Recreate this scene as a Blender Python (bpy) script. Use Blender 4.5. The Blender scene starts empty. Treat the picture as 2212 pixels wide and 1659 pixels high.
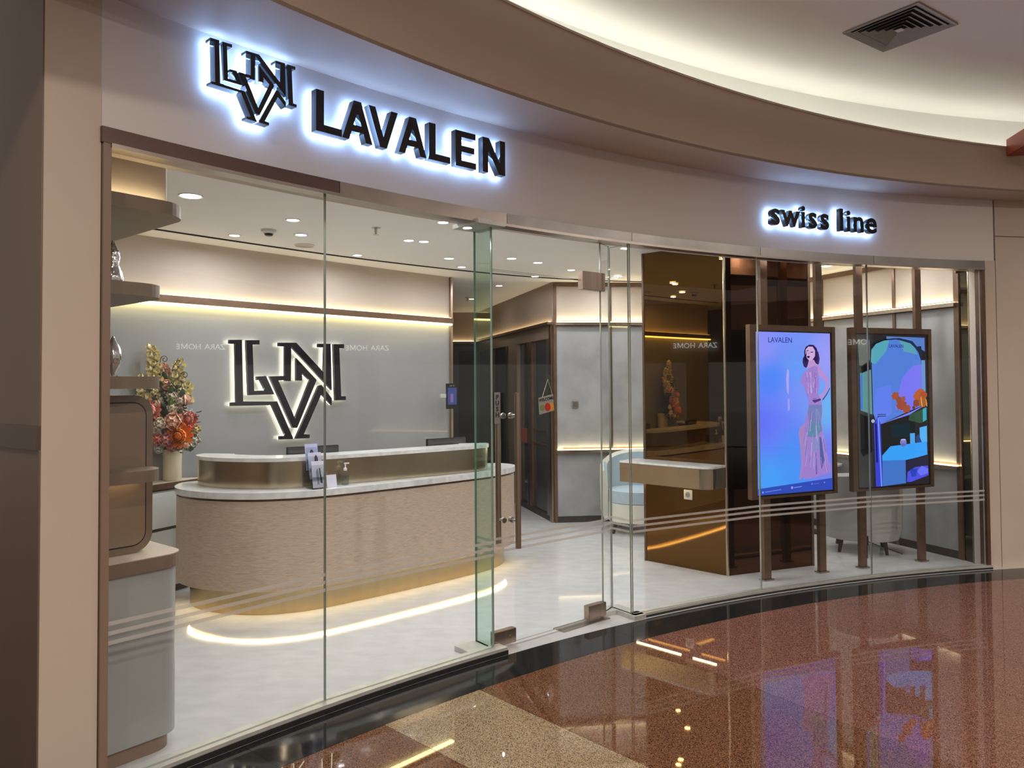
import bpy, bmesh, math, random
from math import sin, cos, radians as rd, pi
from mathutils import Vector, Matrix
from mathutils.geometry import tessellate_polygon
random.seed(7)
sc = bpy.context.scene
COL = sc.collection

# ------------------------------------------------------------------ camera
cam_d = bpy.data.cameras.new('camera'); cam = bpy.data.objects.new('camera', cam_d); COL.objects.link(cam)
cam_d.sensor_width = 36.0; cam_d.lens = 36.0 * 1661 / 2212; cam_d.shift_y = -42.5 / 2212
cam.matrix_world = Matrix.Translation((0, 0, 1.6)) @ Matrix.Rotation(pi/2 + math.atan(.0256), 4, 'X') @ Matrix.Rotation(-.0064, 4, 'Z')
cam_d.clip_start = .05; cam_d.clip_end = 200
sc.camera = cam
# ------------------------------------------------------------------ world, exposure, large lights
w = bpy.data.worlds.new('mall_ambient'); sc.world = w; w.use_nodes = True
w.node_tree.nodes['Background'].inputs[0].default_value = (1.0, .87, .77, 1)
w.node_tree.nodes['Background'].inputs[1].default_value = .33
sc.view_settings.view_transform = 'Standard'; sc.view_settings.look = 'None'
sc.view_settings.exposure = 0.0; sc.view_settings.gamma = 1.0; sc.view_settings.use_curve_mapping = False

def lamp(name, loc, power, size, col=(1, .86, .72), spread=160, parent=None, rot=None):
    l = bpy.data.lights.new(name, 'AREA'); l.shape = 'DISK'; l.size = size; l.energy = power; l.color = col; l.spread = rd(spread)
    o = bpy.data.objects.new(name, l); COL.objects.link(o); o.location = loc
    if rot: o.rotation_euler = rot
    if parent: o.parent = parent
    return o
MALL = (1, .87, .75)
# row of small downlights in the shop ceiling just behind the header
for x, y in ((-1.35, 3.93), (-.78, 4.5), (.08, 5.12), (1.15, 5.80), (2.25, 6.33), (3.3, 6.68)):
    lamp('window_downlight', (x, y, 2.765), 5.5, .08, (.97, .98, 1.0), 175)
# downlights of the concourse ceiling, outside the shop
for i, (x, y, p) in enumerate([(.6, -.6, 90), (3.6, .9, 130), (6.2, 3.6, 80), (3.4, -3.2, 120), (7.5, -1.5, 120), (-1.3, 1.2, 25), (9.0, 5.4, 25)]):
    lamp('concourse_lamp', (x, y, 3.84), p, .12, MALL, 170)

# ------------------------------------------------------------------ the shop front follows an arc: centre and radius
CX, CY, R = 6.11, -2.951, 9.788
def pol(rr, a, z=0.0):
    return Vector((CX + (R + rr) * cos(rd(a)), CY + (R + rr) * sin(rd(a)), z))
def rot_at(a): return rd(a - 90)

# ------------------------------------------------------------------ materials
def mat(name, col, rough=.5, metal=0, spec=.5, var=0.0, vscale=6, stretch=None, bump=0.0, bscale=60, coat=0, col2=None, emit=None, es=0, rvar=0, tex='noise', coat_r=.03):
    m = bpy.data.materials.new(name); m.use_nodes = True; nt = m.node_tree; b = nt.nodes['Principled BSDF']
    b.inputs['Base Color'].default_value = (*col, 1); b.inputs['Roughness'].default_value = rough
    b.inputs['Metallic'].default_value = metal; b.inputs['Specular IOR Level'].default_value = spec
    b.inputs['Coat Weight'].default_value = coat; b.inputs['Coat Roughness'].default_value = coat_r
    tc = nt.nodes.new('ShaderNodeTexCoord'); mp = nt.nodes.new('ShaderNodeMapping')
    nt.links.new(tc.outputs['Object'], mp.inputs[0])
    if stretch: mp.inputs['Scale'].default_value = stretch
    if var or col2:
        n = nt.nodes.new('ShaderNodeTexNoise'); n.inputs['Scale'].default_value = vscale; n.inputs['Detail'].default_value = 6
        nt.links.new(mp.outputs[0], n.inputs['Vector'])
        r = nt.nodes.new('ShaderNodeValToRGB'); e = r.color_ramp.elements
        c2 = col2 if col2 else tuple(max(0, c * (1 - var)) for c in col)
        e[0].position = .35; e[1].position = .65
        e[0].color = (*c2, 1); e[1].color = (*col, 1)
        nt.links.new(n.outputs['Fac'], r.inputs[0]); nt.links.new(r.outputs[0], b.inputs['Base Color'])
        if rvar:
            mr = nt.nodes.new('ShaderNodeMapRange'); mr.inputs['To Min'].default_value = rough; mr.inputs['To Max'].default_value = rough + rvar
            nt.links.new(n.outputs['Fac'], mr.inputs[0]); nt.links.new(mr.outputs[0], b.inputs['Roughness'])
    if bump:
        n2 = nt.nodes.new('ShaderNodeTexNoise'); n2.inputs['Scale'].default_value = bscale
        nt.links.new(mp.outputs[0], n2.inputs['Vector'])
        bp = nt.nodes.new('ShaderNodeBump'); bp.inputs['Strength'].default_value = bump; bp.inputs['Distance'].default_value = .01
        nt.links.new(n2.outputs['Fac'], bp.inputs['Height']); nt.links.new(bp.outputs[0], b.inputs['Normal'])
    if emit:
        b.inputs['Emission Color'].default_value = (*emit, 1); b.inputs['Emission Strength'].default_value = es
    return m
def emis(name, col, s):
    m = bpy.data.materials.new(name); m.use_nodes = True; nt = m.node_tree
    nt.nodes.remove(nt.nodes['Principled BSDF']); e = nt.nodes.new('ShaderNodeEmission')
    e.inputs[0].default_value = (*col, 1); e.inputs[1].default_value = s
    nt.links.new(e.outputs[0], nt.nodes['Material Output'].inputs[0]); return m
def glassm(name, tint=(.965, .982, .978), ior=1.35, refl=(1, 1, 1)):
    m = bpy.data.materials.new(name); m.use_nodes = True; nt = m.node_tree
    nt.nodes.remove(nt.nodes['Principled BSDF'])
    t = nt.nodes.new('ShaderNodeBsdfTransparent'); t.inputs[0].default_value = (*tint, 1)
    g = nt.nodes.new('ShaderNodeBsdfGlossy'); g.inputs['Roughness'].default_value = 0.0; g.inputs[0].default_value = (*refl, 1)
    lw = nt.nodes.new('ShaderNodeLayerWeight'); lw.inputs['Blend'].default_value = .5
    p5 = nt.nodes.new('ShaderNodeMath'); p5.operation = 'POWER'; p5.inputs[1].default_value = 5
    f = nt.nodes.new('ShaderNodeMapRange'); f.inputs['To Min'].default_value = ((ior - 1) / (ior + 1))**2; f.inputs['To Max'].default_value = .9
    nt.links.new(lw.outputs['Facing'], p5.inputs[0]); nt.links.new(p5.outputs[0], f.inputs['Value'])
    mx = nt.nodes.new('ShaderNodeMixShader')
    nt.links.new(f.outputs[0], mx.inputs[0]); nt.links.new(t.outputs[0], mx.inputs[1]); nt.links.new(g.outputs[0], mx.inputs[2])
    nt.links.new(mx.outputs[0], nt.nodes['Material Output'].inputs[0]); return m
def granite(name, c1, c2, c3, scale=420, rough=.015, spec=.5, coat=0):
    m = bpy.data.materials.new(name); m.use_nodes = True; nt = m.node_tree; b = nt.nodes['Principled BSDF']
    tc = nt.nodes.new('ShaderNodeTexCoord')
    v = nt.nodes.new('ShaderNodeTexVoronoi'); v.inputs['Scale'].default_value = scale
    nt.links.new(tc.outputs['Object'], v.inputs['Vector'])
    sep = nt.nodes.new('ShaderNodeSeparateColor'); nt.links.new(v.outputs['Color'], sep.inputs[0])
    r = nt.nodes.new('ShaderNodeValToRGB'); r.color_ramp.interpolation = 'CONSTANT'; e = r.color_ramp.elements
    e[0].position = 0; e[0].color = (*c3, 1); e[1].position = .28; e[1].color = (*c1, 1)
    x = e.new(.72); x.color = (*c2, 1)
    nt.links.new(sep.outputs[0], r.inputs[0]); nt.links.new(r.outputs[0], b.inputs['Base Color'])
    b.inputs['Roughness'].default_value = rough; b.inputs['Specular IOR Level'].default_value = spec
    b.inputs['Coat Weight'].default_value = coat; b.inputs['Coat Roughness'].default_value = .02
    return m

M = {}
M['fascia'] = mat('fascia_paint', (.70, .665, .645), .42, var=.05, vscale=1.5, bump=.03, bscale=25)
M['column'] = mat('column_paint', (.58, .49, .41), .5, var=.05, vscale=1.5, bump=.02)
M['brown'] = mat('bulkhead_paint', (.60, .49, .40), .6, var=.06, vscale=1.2, bump=.03, bscale=20)
M['brown2'] = mat('brown_soffit_panel', (.36, .27, .21), .5, var=.08, vscale=1.5)
M['darkwall'] = mat('dark_wall_panel', (.20, .135, .095), .35, var=.15, vscale=2.5, stretch=(1, 1, .2))
M['darkband'] = mat('dark_band', (.11, .065, .045), .3, var=.15, vscale=4)
M['ceil'] = mat('ceiling_white', (.90, .90, .86), .8, var=.03, vscale=.8)
M['shopceil'] = mat('shop_ceiling_white', (.86, .84, .82), .75, var=.03, vscale=.8)
M['plaster'] = mat('warm_plaster', (.55, .475, .41), .7, var=.05, vscale=2)
M['logowall'] = mat('lacquered_grey_wall', (.255, .255, .262), .16, var=.05, vscale=1.2, coat=.3)
M['marblewall'] = mat('pale_marble_panel', (.36, .36, .365), .22, col2=(.28, .28, .285), vscale=3.5, coat=.2)
M['marblefloor'] = mat('pale_marble_floor', (.60, .60, .61), .035, col2=(.54, .54, .55), vscale=7, stretch=(1, 1.6, 1), spec=.5, rvar=.02)
M['marbletop'] = mat('white_marble_top', (.78, .78, .77), .12, col2=(.62, .62, .62), vscale=9, stretch=(1, 3, 1))
M['stone'] = None
M['bronze'] = mat('brushed_bronze', (.46, .36, .29), .28, metal=1, var=.15, vscale=30, stretch=(1, 1, .05))
M['bronze_d'] = mat('dark_bronze', (.19, .115, .075), .3, metal=.6, var=.2, vscale=14)
M['brownlam'] = mat('brown_laminate', (.25, .175, .13), .4, var=.12, vscale=5, stretch=(1, 1, .2))
M['shelfwood'] = mat('bronzed_shelf', (.21, .15, .11), .4, var=.12, vscale=9, metal=.15)
M['tablewood'] = mat('beige_top', (.52, .44, .37), .5, var=.06, vscale=5)
M['gold'] = mat('brushed_gold', (.56, .43, .25), .25, metal=1, var=.08, vscale=20, stretch=(1, 1, .05))
M['champagne'] = mat('champagne_metal', (.60, .51, .37), .2, metal=1, var=.1, vscale=8, stretch=(1, 1, .3))
M['steel'] = mat('brushed_steel', (.50, .49, .48), .3, metal=1, var=.1, vscale=40, stretch=(.1, .1, 1))
M['steeld'] = mat('satin_steel_trim', (.40, .35, .32), .3, metal=.9, var=.2, vscale=3)
M['trims'] = mat('header_steel', (.36, .345, .335), .32, metal=.95, var=.35, vscale=1.6)
M['trimb'] = mat('header_bronze', (.135, .085, .075), .35, metal=.5, var=.2, vscale=2)
M['alu'] = mat('aluminium_channel', (.62, .62, .59), .35, metal=.45, var=.15, vscale=12)
M['greycab'] = mat('grey_lacquer', (.36, .37, .375), .3, var=.04, vscale=2)
M['whitecab'] = mat('white_lacquer', (.60, .62, .60), .3, var=.03, vscale=2)
M['black'] = mat('black_acrylic', (.012, .012, .016), .12, var=.2, vscale=10, coat=.4)
M['blackp'] = mat('black_plastic', (.008, .008, .010), .3, var=.2, vscale=10)
M['darkglass'] = mat('dark_glass', (.06, .062, .065), .08, var=.2, vscale=2, spec=.6)
M['greypanel'] = mat('dark_grey_panel', (.10, .10, .105), .35, var=.1, vscale=2)
M['rubber'] = mat('dark_base', (.035, .033, .03), .5, var=.1)
M['kerb'] = mat('black_granite_kerb', (.018, .018, .018), .12, col2=(.035, .035, .034), vscale=200)
M['silver'] = mat('silver', (.75, .75, .76), .12, metal=1, var=.1, vscale=30, bump=.6, bscale=45)
M['silvers'] = mat('polished_silver', (.8, .8, .82), .08, metal=1, var=.05, vscale=8, bump=.15, bscale=14)
M['groove'] = mat('groove_black', (.01, .01, .01), .9, var=.1)
M['mirror'] = mat('bronze_mirror', (.150, .080, .024), .015, metal=1, var=.02, vscale=.7)
M['mirror2'] = mat('dark_bronze_mirror', (.085, .036, .017), .015, metal=1, var=.02, vscale=.7)
M['mirror3'] = mat('grey_bronze_mirror', (.11, .105, .075), .03, metal=1, var=.02, vscale=.7)
M['seat'] = mat('pale_blue_velvet', (.42, .52, .58), .85, var=.08, vscale=12, bump=.1, bscale=300)
M['shell'] = mat('cream_leather', (.66, .66, .58), .55, var=.05, vscale=8, bump=.05, bscale=200)
M['legw'] = mat('dark_wood', (.035, .022, .015), .4, var=.2, vscale=20)
M['vase'] = mat('cream_ceramic', (.66, .58, .42), .35, var=.05, vscale=5)
M['white'] = mat('white_plastic', (.75, .75, .73), .4, var=.02)
M['red'] = mat('red_lacquer', (.36, .075, .035), .45, var=.08, vscale=3)
M['glass'] = glassm('clear_glass'); M['glassg'] = glassm('green_tinted_glass', (.80, .91, .86), 1.5)
M['gedge'] = mat('green_glass_edge', (.16, .33, .27), .08, var=.15, vscale=3, spec=.6)
M['pedge'] = mat('polished_glass_edge', (.34, .38, .33), .12, var=.15, vscale=3, spec=.6)
M['acrylic'] = glassm('clear_acrylic', (.9, .92, .93), 1.45)
M['frost'] = None
M['led'] = emis('warm_led', (1, .78, .42), 9)
M['ledw'] = emis('warm_led_soft', (1, .76, .42), 10)
M['ledy'] = emis('yellow_led', (1, .82, .36), 16)
M['ledp'] = emis('panel_led', (1, .80, .46), 20)
M['cove'] = emis('cove_led', (1, .98, .87), 9)
M['halo'] = emis('blue_white_halo', (.30, .52, 1.0), 24)
M['haloin'] = emis('ivory_halo', (1, .95, .72), 5.5)
M['spot'] = emis('downlight_glow', (1, .94, .84), 14)
M['dark'] = mat('vent_dark', (.02, .02, .02), .9, var=.1)
M['vent'] = mat('vent_grey', (.36, .36, .35), .45, var=.05)

# wood-grain stone for the counter front: fine horizontal strokes
def strokes(name, c1, c2, c3):
    m = bpy.data.materials.new(name); m.use_nodes = True; nt = m.node_tree; b = nt.nodes['Principled BSDF']
    tc = nt.nodes.new('ShaderNodeTexCoord'); mp = nt.nodes.new('ShaderNodeMapping'); mp.inputs['Scale'].default_value = (9, 9, 170)
    nt.links.new(tc.outputs['Object'], mp.inputs[0])
    n = nt.nodes.new('ShaderNodeTexNoise'); n.inputs['Scale'].default_value = 2.0; n.inputs['Detail'].default_value = 8; n.inputs['Roughness'].default_value = .7
    nt.links.new(mp.outputs[0], n.inputs['Vector'])
    r = nt.nodes.new('ShaderNodeValToRGB'); e = r.color_ramp.elements
    e[0].position = .34; e[0].color = (*c1, 1); e[1].position = .5; e[1].color = (*c2, 1); x = e.new(.66); x.color = (*c3, 1)
    nt.links.new(n.outputs['Fac'], r.inputs[0]); nt.links.new(r.outputs[0], b.inputs['Base Color'])
    bp = nt.nodes.new('ShaderNodeBump'); bp.inputs['Strength'].default_value = .15; bp.inputs['Distance'].default_value = .004
    nt.links.new(n.outputs['Fac'], bp.inputs['Height']); nt.links.new(bp.outputs[0], b.inputs['Normal'])
    b.inputs['Roughness'].default_value = .42
    return m
M['stone'] = strokes('grained_counter_front', (.36, .27, .205), (.50, .395, .31), (.60, .49, .40))
def frosted(name, a):
    m = bpy.data.materials.new(name); m.use_nodes = True; nt = m.node_tree; b = nt.nodes['Principled BSDF']
    b.inputs['Base Color'].default_value = (.62, .60, .57, 1); b.inputs['Roughness'].default_value = .6; b.inputs['Alpha'].default_value = a
    return m
M['frost'] = frosted('frosted_film', .42)
G_BORDER = granite('black_granite', (.018, .019, .020), (.030, .031, .032), (.009, .009, .010), 300, .05, .35)
G_BROWN = granite('brown_granite', (.150, .066, .034), (.26, .13, .070), (.04, .018, .011), 330, .02, .45)
G_RED = granite('red_brown_granite', (.190, .085, .060), (.32, .165, .122), (.06, .024, .018), 330, .02, .45)
G_TAN = granite('tan_granite', (.33, .235, .135), (.46, .36, .23), (.085, .055, .033), 330, .02, .45)

# ------------------------------------------------------------------ object helpers
def tag(o, label=None, cat=None, group=None, kind=None):
    if label: o['label'] = label
    if cat: o['category'] = cat
    if group: o['group'] = group
    if kind: o['kind'] = kind
    return o
def thing(name, label, cat, loc=(0, 0, 0), rz=0, group=None):
    o = bpy.data.objects.new(name, None); COL.objects.link(o); o.location = loc; o.rotation_euler = (0, 0, rz); o.empty_display_size = .1
    return tag(o, label, cat, group)
def link(name, me, m, parent=None, loc=None, rz=None, smooth=False):
    ms = m if isinstance(m, (list, tuple)) else [m]
    for k in ms: me.materials.append(k)
    if smooth:
        for p in me.polygons: p.use_smooth = True
        me.set_sharp_from_angle(angle=rd(35))
    o = bpy.data.objects.new(name, me); COL.objects.link(o)
    if parent: o.parent = parent
    if loc is not None: o.location = loc
    if rz is not None: o.rotation_euler = (0, 0, rz)
    return o
def bm_mesh(name, bm):
    bmesh.ops.recalc_face_normals(bm, faces=bm.faces[:])
    me = bpy.data.meshes.new(name); bm.to_mesh(me); bm.free(); return me
def add_prism(bm, pts, z0, z1, mi=0):
    a = [bm.verts.new((x, y, z0)) for x, y in pts]; b = [bm.verts.new((x, y, z1)) for x, y in pts]; n = len(pts); fs = []
    for i in range(n): fs.append(bm.faces.new((a[i], a[(i+1) % n], b[(i+1) % n], b[i])))
    for tri in tessellate_polygon([[Vector((x, y, 0)) for x, y in pts]]):
        fs.append(bm.faces.new([a[i] for i in tri])); fs.append(bm.faces.new([b[i] for i in tri]))
    for f in fs: f.material_index = mi
    return fs
def add_box(bm, x0, x1, y0, y1, z0, z1, mi=0):
    return add_prism(bm, [(x0, y0), (x1, y0), (x1, y1), (x0, y1)], z0, z1, mi)
def add_tube(bm, p0, p1, r0, r1=None, n=12, cap=True):
    r1 = r0 if r1 is None else r1; p0 = Vector(p0); p1 = Vector(p1); d = (p1 - p0).normalized()
    u = d.orthogonal().normalized(); v = d.cross(u)
    a = [bm.verts.new(p0 + (u * cos(2*pi*i/n) + v * sin(2*pi*i/n)) * r0) for i in range(n)]
    b = [bm.verts.new(p1 + (u * cos(2*pi*i/n) + v * sin(2*pi*i/n)) * r1) for i in range(n)]
    for i in range(n): bm.faces.new((a[i], a[(i+1) % n], b[(i+1) % n], b[i]))
    if cap: bm.faces.new(a[::-1]); bm.faces.new(b)
def add_lathe(bm, prof, n=24, c=(0, 0, 0)):
    rings = []
    for r, z in prof:
        rings.append([bm.verts.new((c[0] + r * cos(2*pi*i/n), c[1] + r * sin(2*pi*i/n), c[2] + z)) for i in range(n)])
    for k in range(len(prof) - 1):
        for i in range(n): bm.faces.new((rings[k][i], rings[k][(i+1) % n], rings[k+1][(i+1) % n], rings[k+1][i]))
    bm.faces.new(rings[0][::-1]); bm.faces.new(rings[-1])
def add_plate(bm, pts, y0, y1, mi=0):
    """outline in the XZ plane, thickness along Y"""
    a = [bm.verts.new((x, y0, z)) for x, z in pts]; b = [bm.verts.new((x, y1, z)) for x, z in pts]; n = len(pts); fs = []
    for i in range(n): fs.append(bm.faces.new((a[i], a[(i+1) % n], b[(i+1) % n], b[i])))
    for tri in tessellate_polygon([[Vector((x, z, 0)) for x, z in pts]]):
        fs.append(bm.faces.new([a[i] for i in tri])); fs.append(bm.faces.new([b[i] for i in tri]))
    for f in fs: f.material_index = mi
def box(name, x0, x1, y0, y1, z0, z1, m, parent=None, bev=0, loc=None, rz=None):
    bm = bmesh.new(); add_box(bm, x0, x1, y0, y1, z0, z1)
    if bev: bmesh.ops.bevel(bm, geom=bm.edges[:], offset=bev, segments=2, affect='EDGES')
    return link(name, bm_mesh(name, bm), m, parent, loc, rz)
def prism(name, pts, z0, z1, m, parent=None, smooth=False, bev=0):
    bm = bmesh.new(); add_prism(bm, pts, z0, z1)
    me = bm_mesh(name, bm); o = link(name, me, m, parent, smooth=smooth)
    return o
def arcpts(r, a0, a1, n):
    f = r if callable(r) else (lambda a: r)
    return [tuple(pol(f(a0 + (a1-a0)*i/n), a0 + (a1-a0)*i/n)[:2]) for i in range(n + 1)]
def add_arc(bm, r0, r1, a0, a1, z0, z1, n=None):
    n = n or max(1, int(abs(a1-a0) / 1.0)); f0 = r0 if callable(r0) else (lambda a: r0); f1 = r1 if callable(r1) else (lambda a: r1)
    fz1 = z1 if callable(z1) else (lambda a: z1); fz0 = z0 if callable(z0) else (lambda a: z0)
    P = []
    for i in range(n + 1):
        a = a0 + (a1-a0)*i/n
        P.append([bm.verts.new(pol(f0(a), a, fz0(a))), bm.verts.new(pol(f1(a), a, fz0(a))), bm.verts.new(pol(f1(a), a, fz1(a))), bm.verts.new(pol(f0(a), a, fz1(a)))])
    for i in range(n):
        for k in range(4): bm.faces.new((P[i][k], P[i][(k+1) % 4], P[i+1][(k+1) % 4], P[i+1][k]))
    bm.faces.new(P[0]); bm.faces.new(P[-1][::-1])
def arc(name, r0, r1, a0, a1, z0, z1, m, parent=None, n=None, smooth=True):
    bm = bmesh.new(); add_arc(bm, r0, r1, a0, a1, z0, z1, n)
    return link(name, bm_mesh(name, bm), m, parent, smooth=smooth)
def strip(name, pts, off0, off1, z0, z1, m, parent=None):
    """band along a polyline (xy) between two sideways offsets; positive = left of travel"""
    n = len(pts); P = [Vector(p) for p in pts]; nr = []
    for i in range(n):
        t = (P[min(i+1, n-1)] - P[max(i-1, 0)]).normalized(); nr.append(Vector((-t.y, t.x)))
    poly = [tuple(P[i] + nr[i]*off0) for i in range(n)] + [tuple(P[i] + nr[i]*off1) for i in reversed(range(n))]
    return prism(name, poly, z0, z1, m, parent, smooth=False)
def spline(ctrl, n=8, closed=False):
    out = []; N = len(ctrl)
    rng = range(N if closed else N - 1)
    for i in rng:
        g = (lambda k: Vector(ctrl[k % N])) if closed else (lambda k: Vector(ctrl[min(max(k, 0), N-1)]))
        p0, p1, p2, p3 = g(i-1), g(i), g(i+1), g(i+2)
        for j in range(n):
            t = j / n
            out.append(tuple(.5*((2*p1) + (p2-p0)*t + (2*p0-5*p1+4*p2-p3)*t*t + (3*p1-p0-3*p2+p3)*t**3)))
    if not closed: out.append(tuple(ctrl[-1]))
    return out
def text_mesh(s, size, ext=.001, off=0.0, space=1.0, align='CENTER'):
    c = bpy.data.curves.new('t', 'FONT'); c.body = s; c.size = size; c.extrude = ext; c.offset = off; c.align_x = align; c.space_character = space; c.resolution_u = 4
    o = bpy.data.objects.new('t', c); COL.objects.link(o)
    bpy.context.view_layer.update()
    me = bpy.data.meshes.new_from_object(o.evaluated_get(bpy.context.evaluated_depsgraph_get()))
    bpy.data.objects.remove(o); bpy.data.curves.remove(c)
    me.materials.clear()
    me.transform(Matrix.Rotation(pi/2, 4, 'X'))      # upright, facing -Y
    return me

# ================================================================== FLOORS
# mall floor: polished granite tiles laid in rings round the atrium
floor_o = thing('floor', None, None); del_keys = []
tag(floor_o, kind='structure')
sub = prism('floor_slab', [(-14, -12), (46, -12), (46, 8), (-14, 8)], -.12, -.012, M['kerb'], floor_o)
AT = [131.85 + 3.61 * k for k in range(-9, 5)]
rings = [-.36, -1.0, -1.64, -2.28, -2.92, -3.6, -4.4]
for k, a in enumerate(AT):
    for j in range(len(rings) - 1):
        colr = G_TAN if k == 9 else (G_RED if k < 7 else G_BROWN)
        g = .0045
        arc('tile', rings[j+1] + .001, rings[j] - .001, a + .008, a + 3.61 - .008, -.012, 0, colr, floor_o, n=4)
arc('granite_ground', -9.7, -4.4, 88, 160, -.012, 0, G_BROWN, floor_o, n=40)
bmx = bmesh.new(); add_prism(bmx, [(9.5, -12), (46, -12), (46, 3), (15.7, 3)], -.012, 0)
link('granite_ground', bm_mesh('g', bmx), G_BROWN, floor_o)
# black granite border, laid in slabs
for k in range(16):
    a0 = 146 - 3.61*k
    arc('border_slab', -.358, -.062 if 102 < a0 < 143 else .6, a0 - 3.6, a0, -.012, 0, G_BORDER, floor_o, n=4)
# shop floor
sf = arc('shop_floor', -.06, 7.0, 96, 142.3, -.012, 0, M['marblefloor'], floor_o, n=46)

# ================================================================== SHOP FRONT
# kerb + channel the glass stands in
th = thing('threshold_kerb', 'low black kerb with grey metal glazing channel under the shop glass', 'kerb')
for a0, a1 in ((142.1, 129.15), (122.85, 102.0)):
    kz = .026 if a0 > 130 else .014
    arc('kerb_stone', -.06 if a0 > 130 else -.04, .045, a1, a0, 0, kz, M['kerb'], th)
    arc('channel', -.054 if a0 > 130 else -.036, .035, a1, a0, kz, kz + .016, M['alu'], th)
arc('kerb_foot', -.055, .20, 129.15, 130.35, 0, .03, M['alu'], th, n=2)
arc('kerb_foot', -.055, .24, 122.35, 122.95, 0, .03, M['alu'], th, n=1)
arc('kerb_foot', .13, .25, 122.95, 123.72, 0, .03, M['alu'], th, n=1)
# header trim in bronze and steel lengths
hd = thing('trim_1', None, None); tag(hd, kind='structure')
for (a0, a1, mm) in ((142.3, 135.62, M['trimb']), (135.60, 128.92, M['steeld']), (128.90, 122.74, M['trims']), (122.72, 115.5, M['trims']), (115.48, 108.7, M['trims']), (108.68, 102.0, M['trims'])):
    arc('trim_length', -.022, .05, a1, a0, 2.572, 2.635, mm, hd)
arc('head_channel', -.03, .05, 102.0, 142.1, 2.556, 2.572, M['steeld'], hd)
arc('head_foot', -.055, .20, 129.15, 130.35, 2.545, 2.572, M['alu'], hd, n=2)
# fascia, left column
fa = arc('wall_front', 0, .16, 101.34, 142.55, 2.635, 3.17, M['fascia']); tag(fa, kind='structure')
cl = arc('wall_left_pier', -.005, .16, 142.28, 143.5, 0, 3.17, M['column'], n=2, smooth=False); tag(cl, kind='structure'); cl.name = 'wall_pier'
arc('pier_top', -.0052, .16, 142.55, 142.28, 2.60, 3.17, M['column'], cl, n=1)
jb = arc('trim_2', -.02, .10, 142.08, 142.26, 0, 2.60, M['brownlam'], n=1, smooth=False); tag(jb, kind='structure')
# dark wall running back from the pier on the left
wl = thing('wall_left', None, None); tag(wl, kind='structure')
def radial(name, a, off, r0, r1, z0, z1, m, parent, th_=.1):
    p0 = pol(r0, a); p1 = pol(r1, a); t = (p1 - p0).normalized(); n = Vector((-t.y, t.x, 0))
    q = [p0 + n*off, p1 + n*off, p1 + n*(off - th_), p0 + n*(off - th_)]
    return prism(name, [tuple(v[:2]) for v in q], z0, z1, m, parent)
radial('wall_panel', 143.5, .005, .0, 4, 0, 1.365, M['darkwall'], wl)
radial('dark_band', 143.5, .015, .0, 4, 1.365, 1.455, M['darkband'], wl)
radial('wall_panel', 143.5, .005, .0, 4, 1.455, 4.0, M['darkwall'], wl)
# far left shop front continuing behind
# right of the glass: pier and panels
rp = thing('wall_right', None, None); tag(rp, kind='structure')
arc('pier', -.01, .16, 101.34, 102.0, 0, 2.64, M['column'], rp, n=1)
arc('joint_recess', .03, .16, 101.24, 101.34, 0, 3.17, M['brown'], rp, n=1)  # set-back strip in the seam between pier and wall panels
arc('wall_panel', .0, .16, 90, 101.24, 0, 2.853, M['column'], rp)
arc('wall_panel', .0, .16, 90, 101.24, 2.86, 3.17, M['column'], rp)
arc('joint_backing', .02, .16, 90, 101.24, 2.853, 2.86, M['brown'], rp)
arc('jamb_trim', -.02, .06, 102.0, 102.18, 0, 2.60, M['bronze_d'], rp, n=1)
# soffit and bulkhead of the mall ceiling
def rs(a): return -.46 + (137 - a) / (137 - 104) * .16
def zt(a): return 3.68 - (131 - a) / (131 - 102) * .14
so = thing('trim_3', None, None); tag(so, kind='structure')
arc('soffit', lambda a: rs(a) + .0, .16, 88, 150, 3.17, 3.19, M['brown'], so)
arc('bulkhead_face', rs, lambda a: rs(a) + .035, 88, 150, 3.171, zt, M['brown'], so)
arc('bulkhead_lip', lambda a: rs(a) - .006, lambda a: rs(a) + .045, 88, 150, lambda a: zt(a) - .012, lambda a: zt(a) + .003, M['column'], so)
arc('cove_shelf', lambda a: rs(a) + .035, lambda a: rs(a) + .31, 88, 150, lambda a: zt(a) - .065, lambda a: zt(a) - .05, M['ceil'], so)
cv = arc('cove_led', lambda a: rs(a) + .14, lambda a: rs(a) + .17, 90, 143, lambda a: zt(a) - .05, lambda a: zt(a) - .038, M['cove'], so)
arc('cove_back', lambda a: rs(a) + .27, lambda a: rs(a) + .33, 88, 150, lambda a: zt(a) - .10, 3.87, M['ceil'], so)
cm = thing('ceiling', None, None); tag(cm, kind='structure')
arc('mall_ceiling', -9.7, lambda a: rs(a) + .31, 30, 160, 3.87, 3.95, M['ceil'], cm, n=60)

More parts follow.
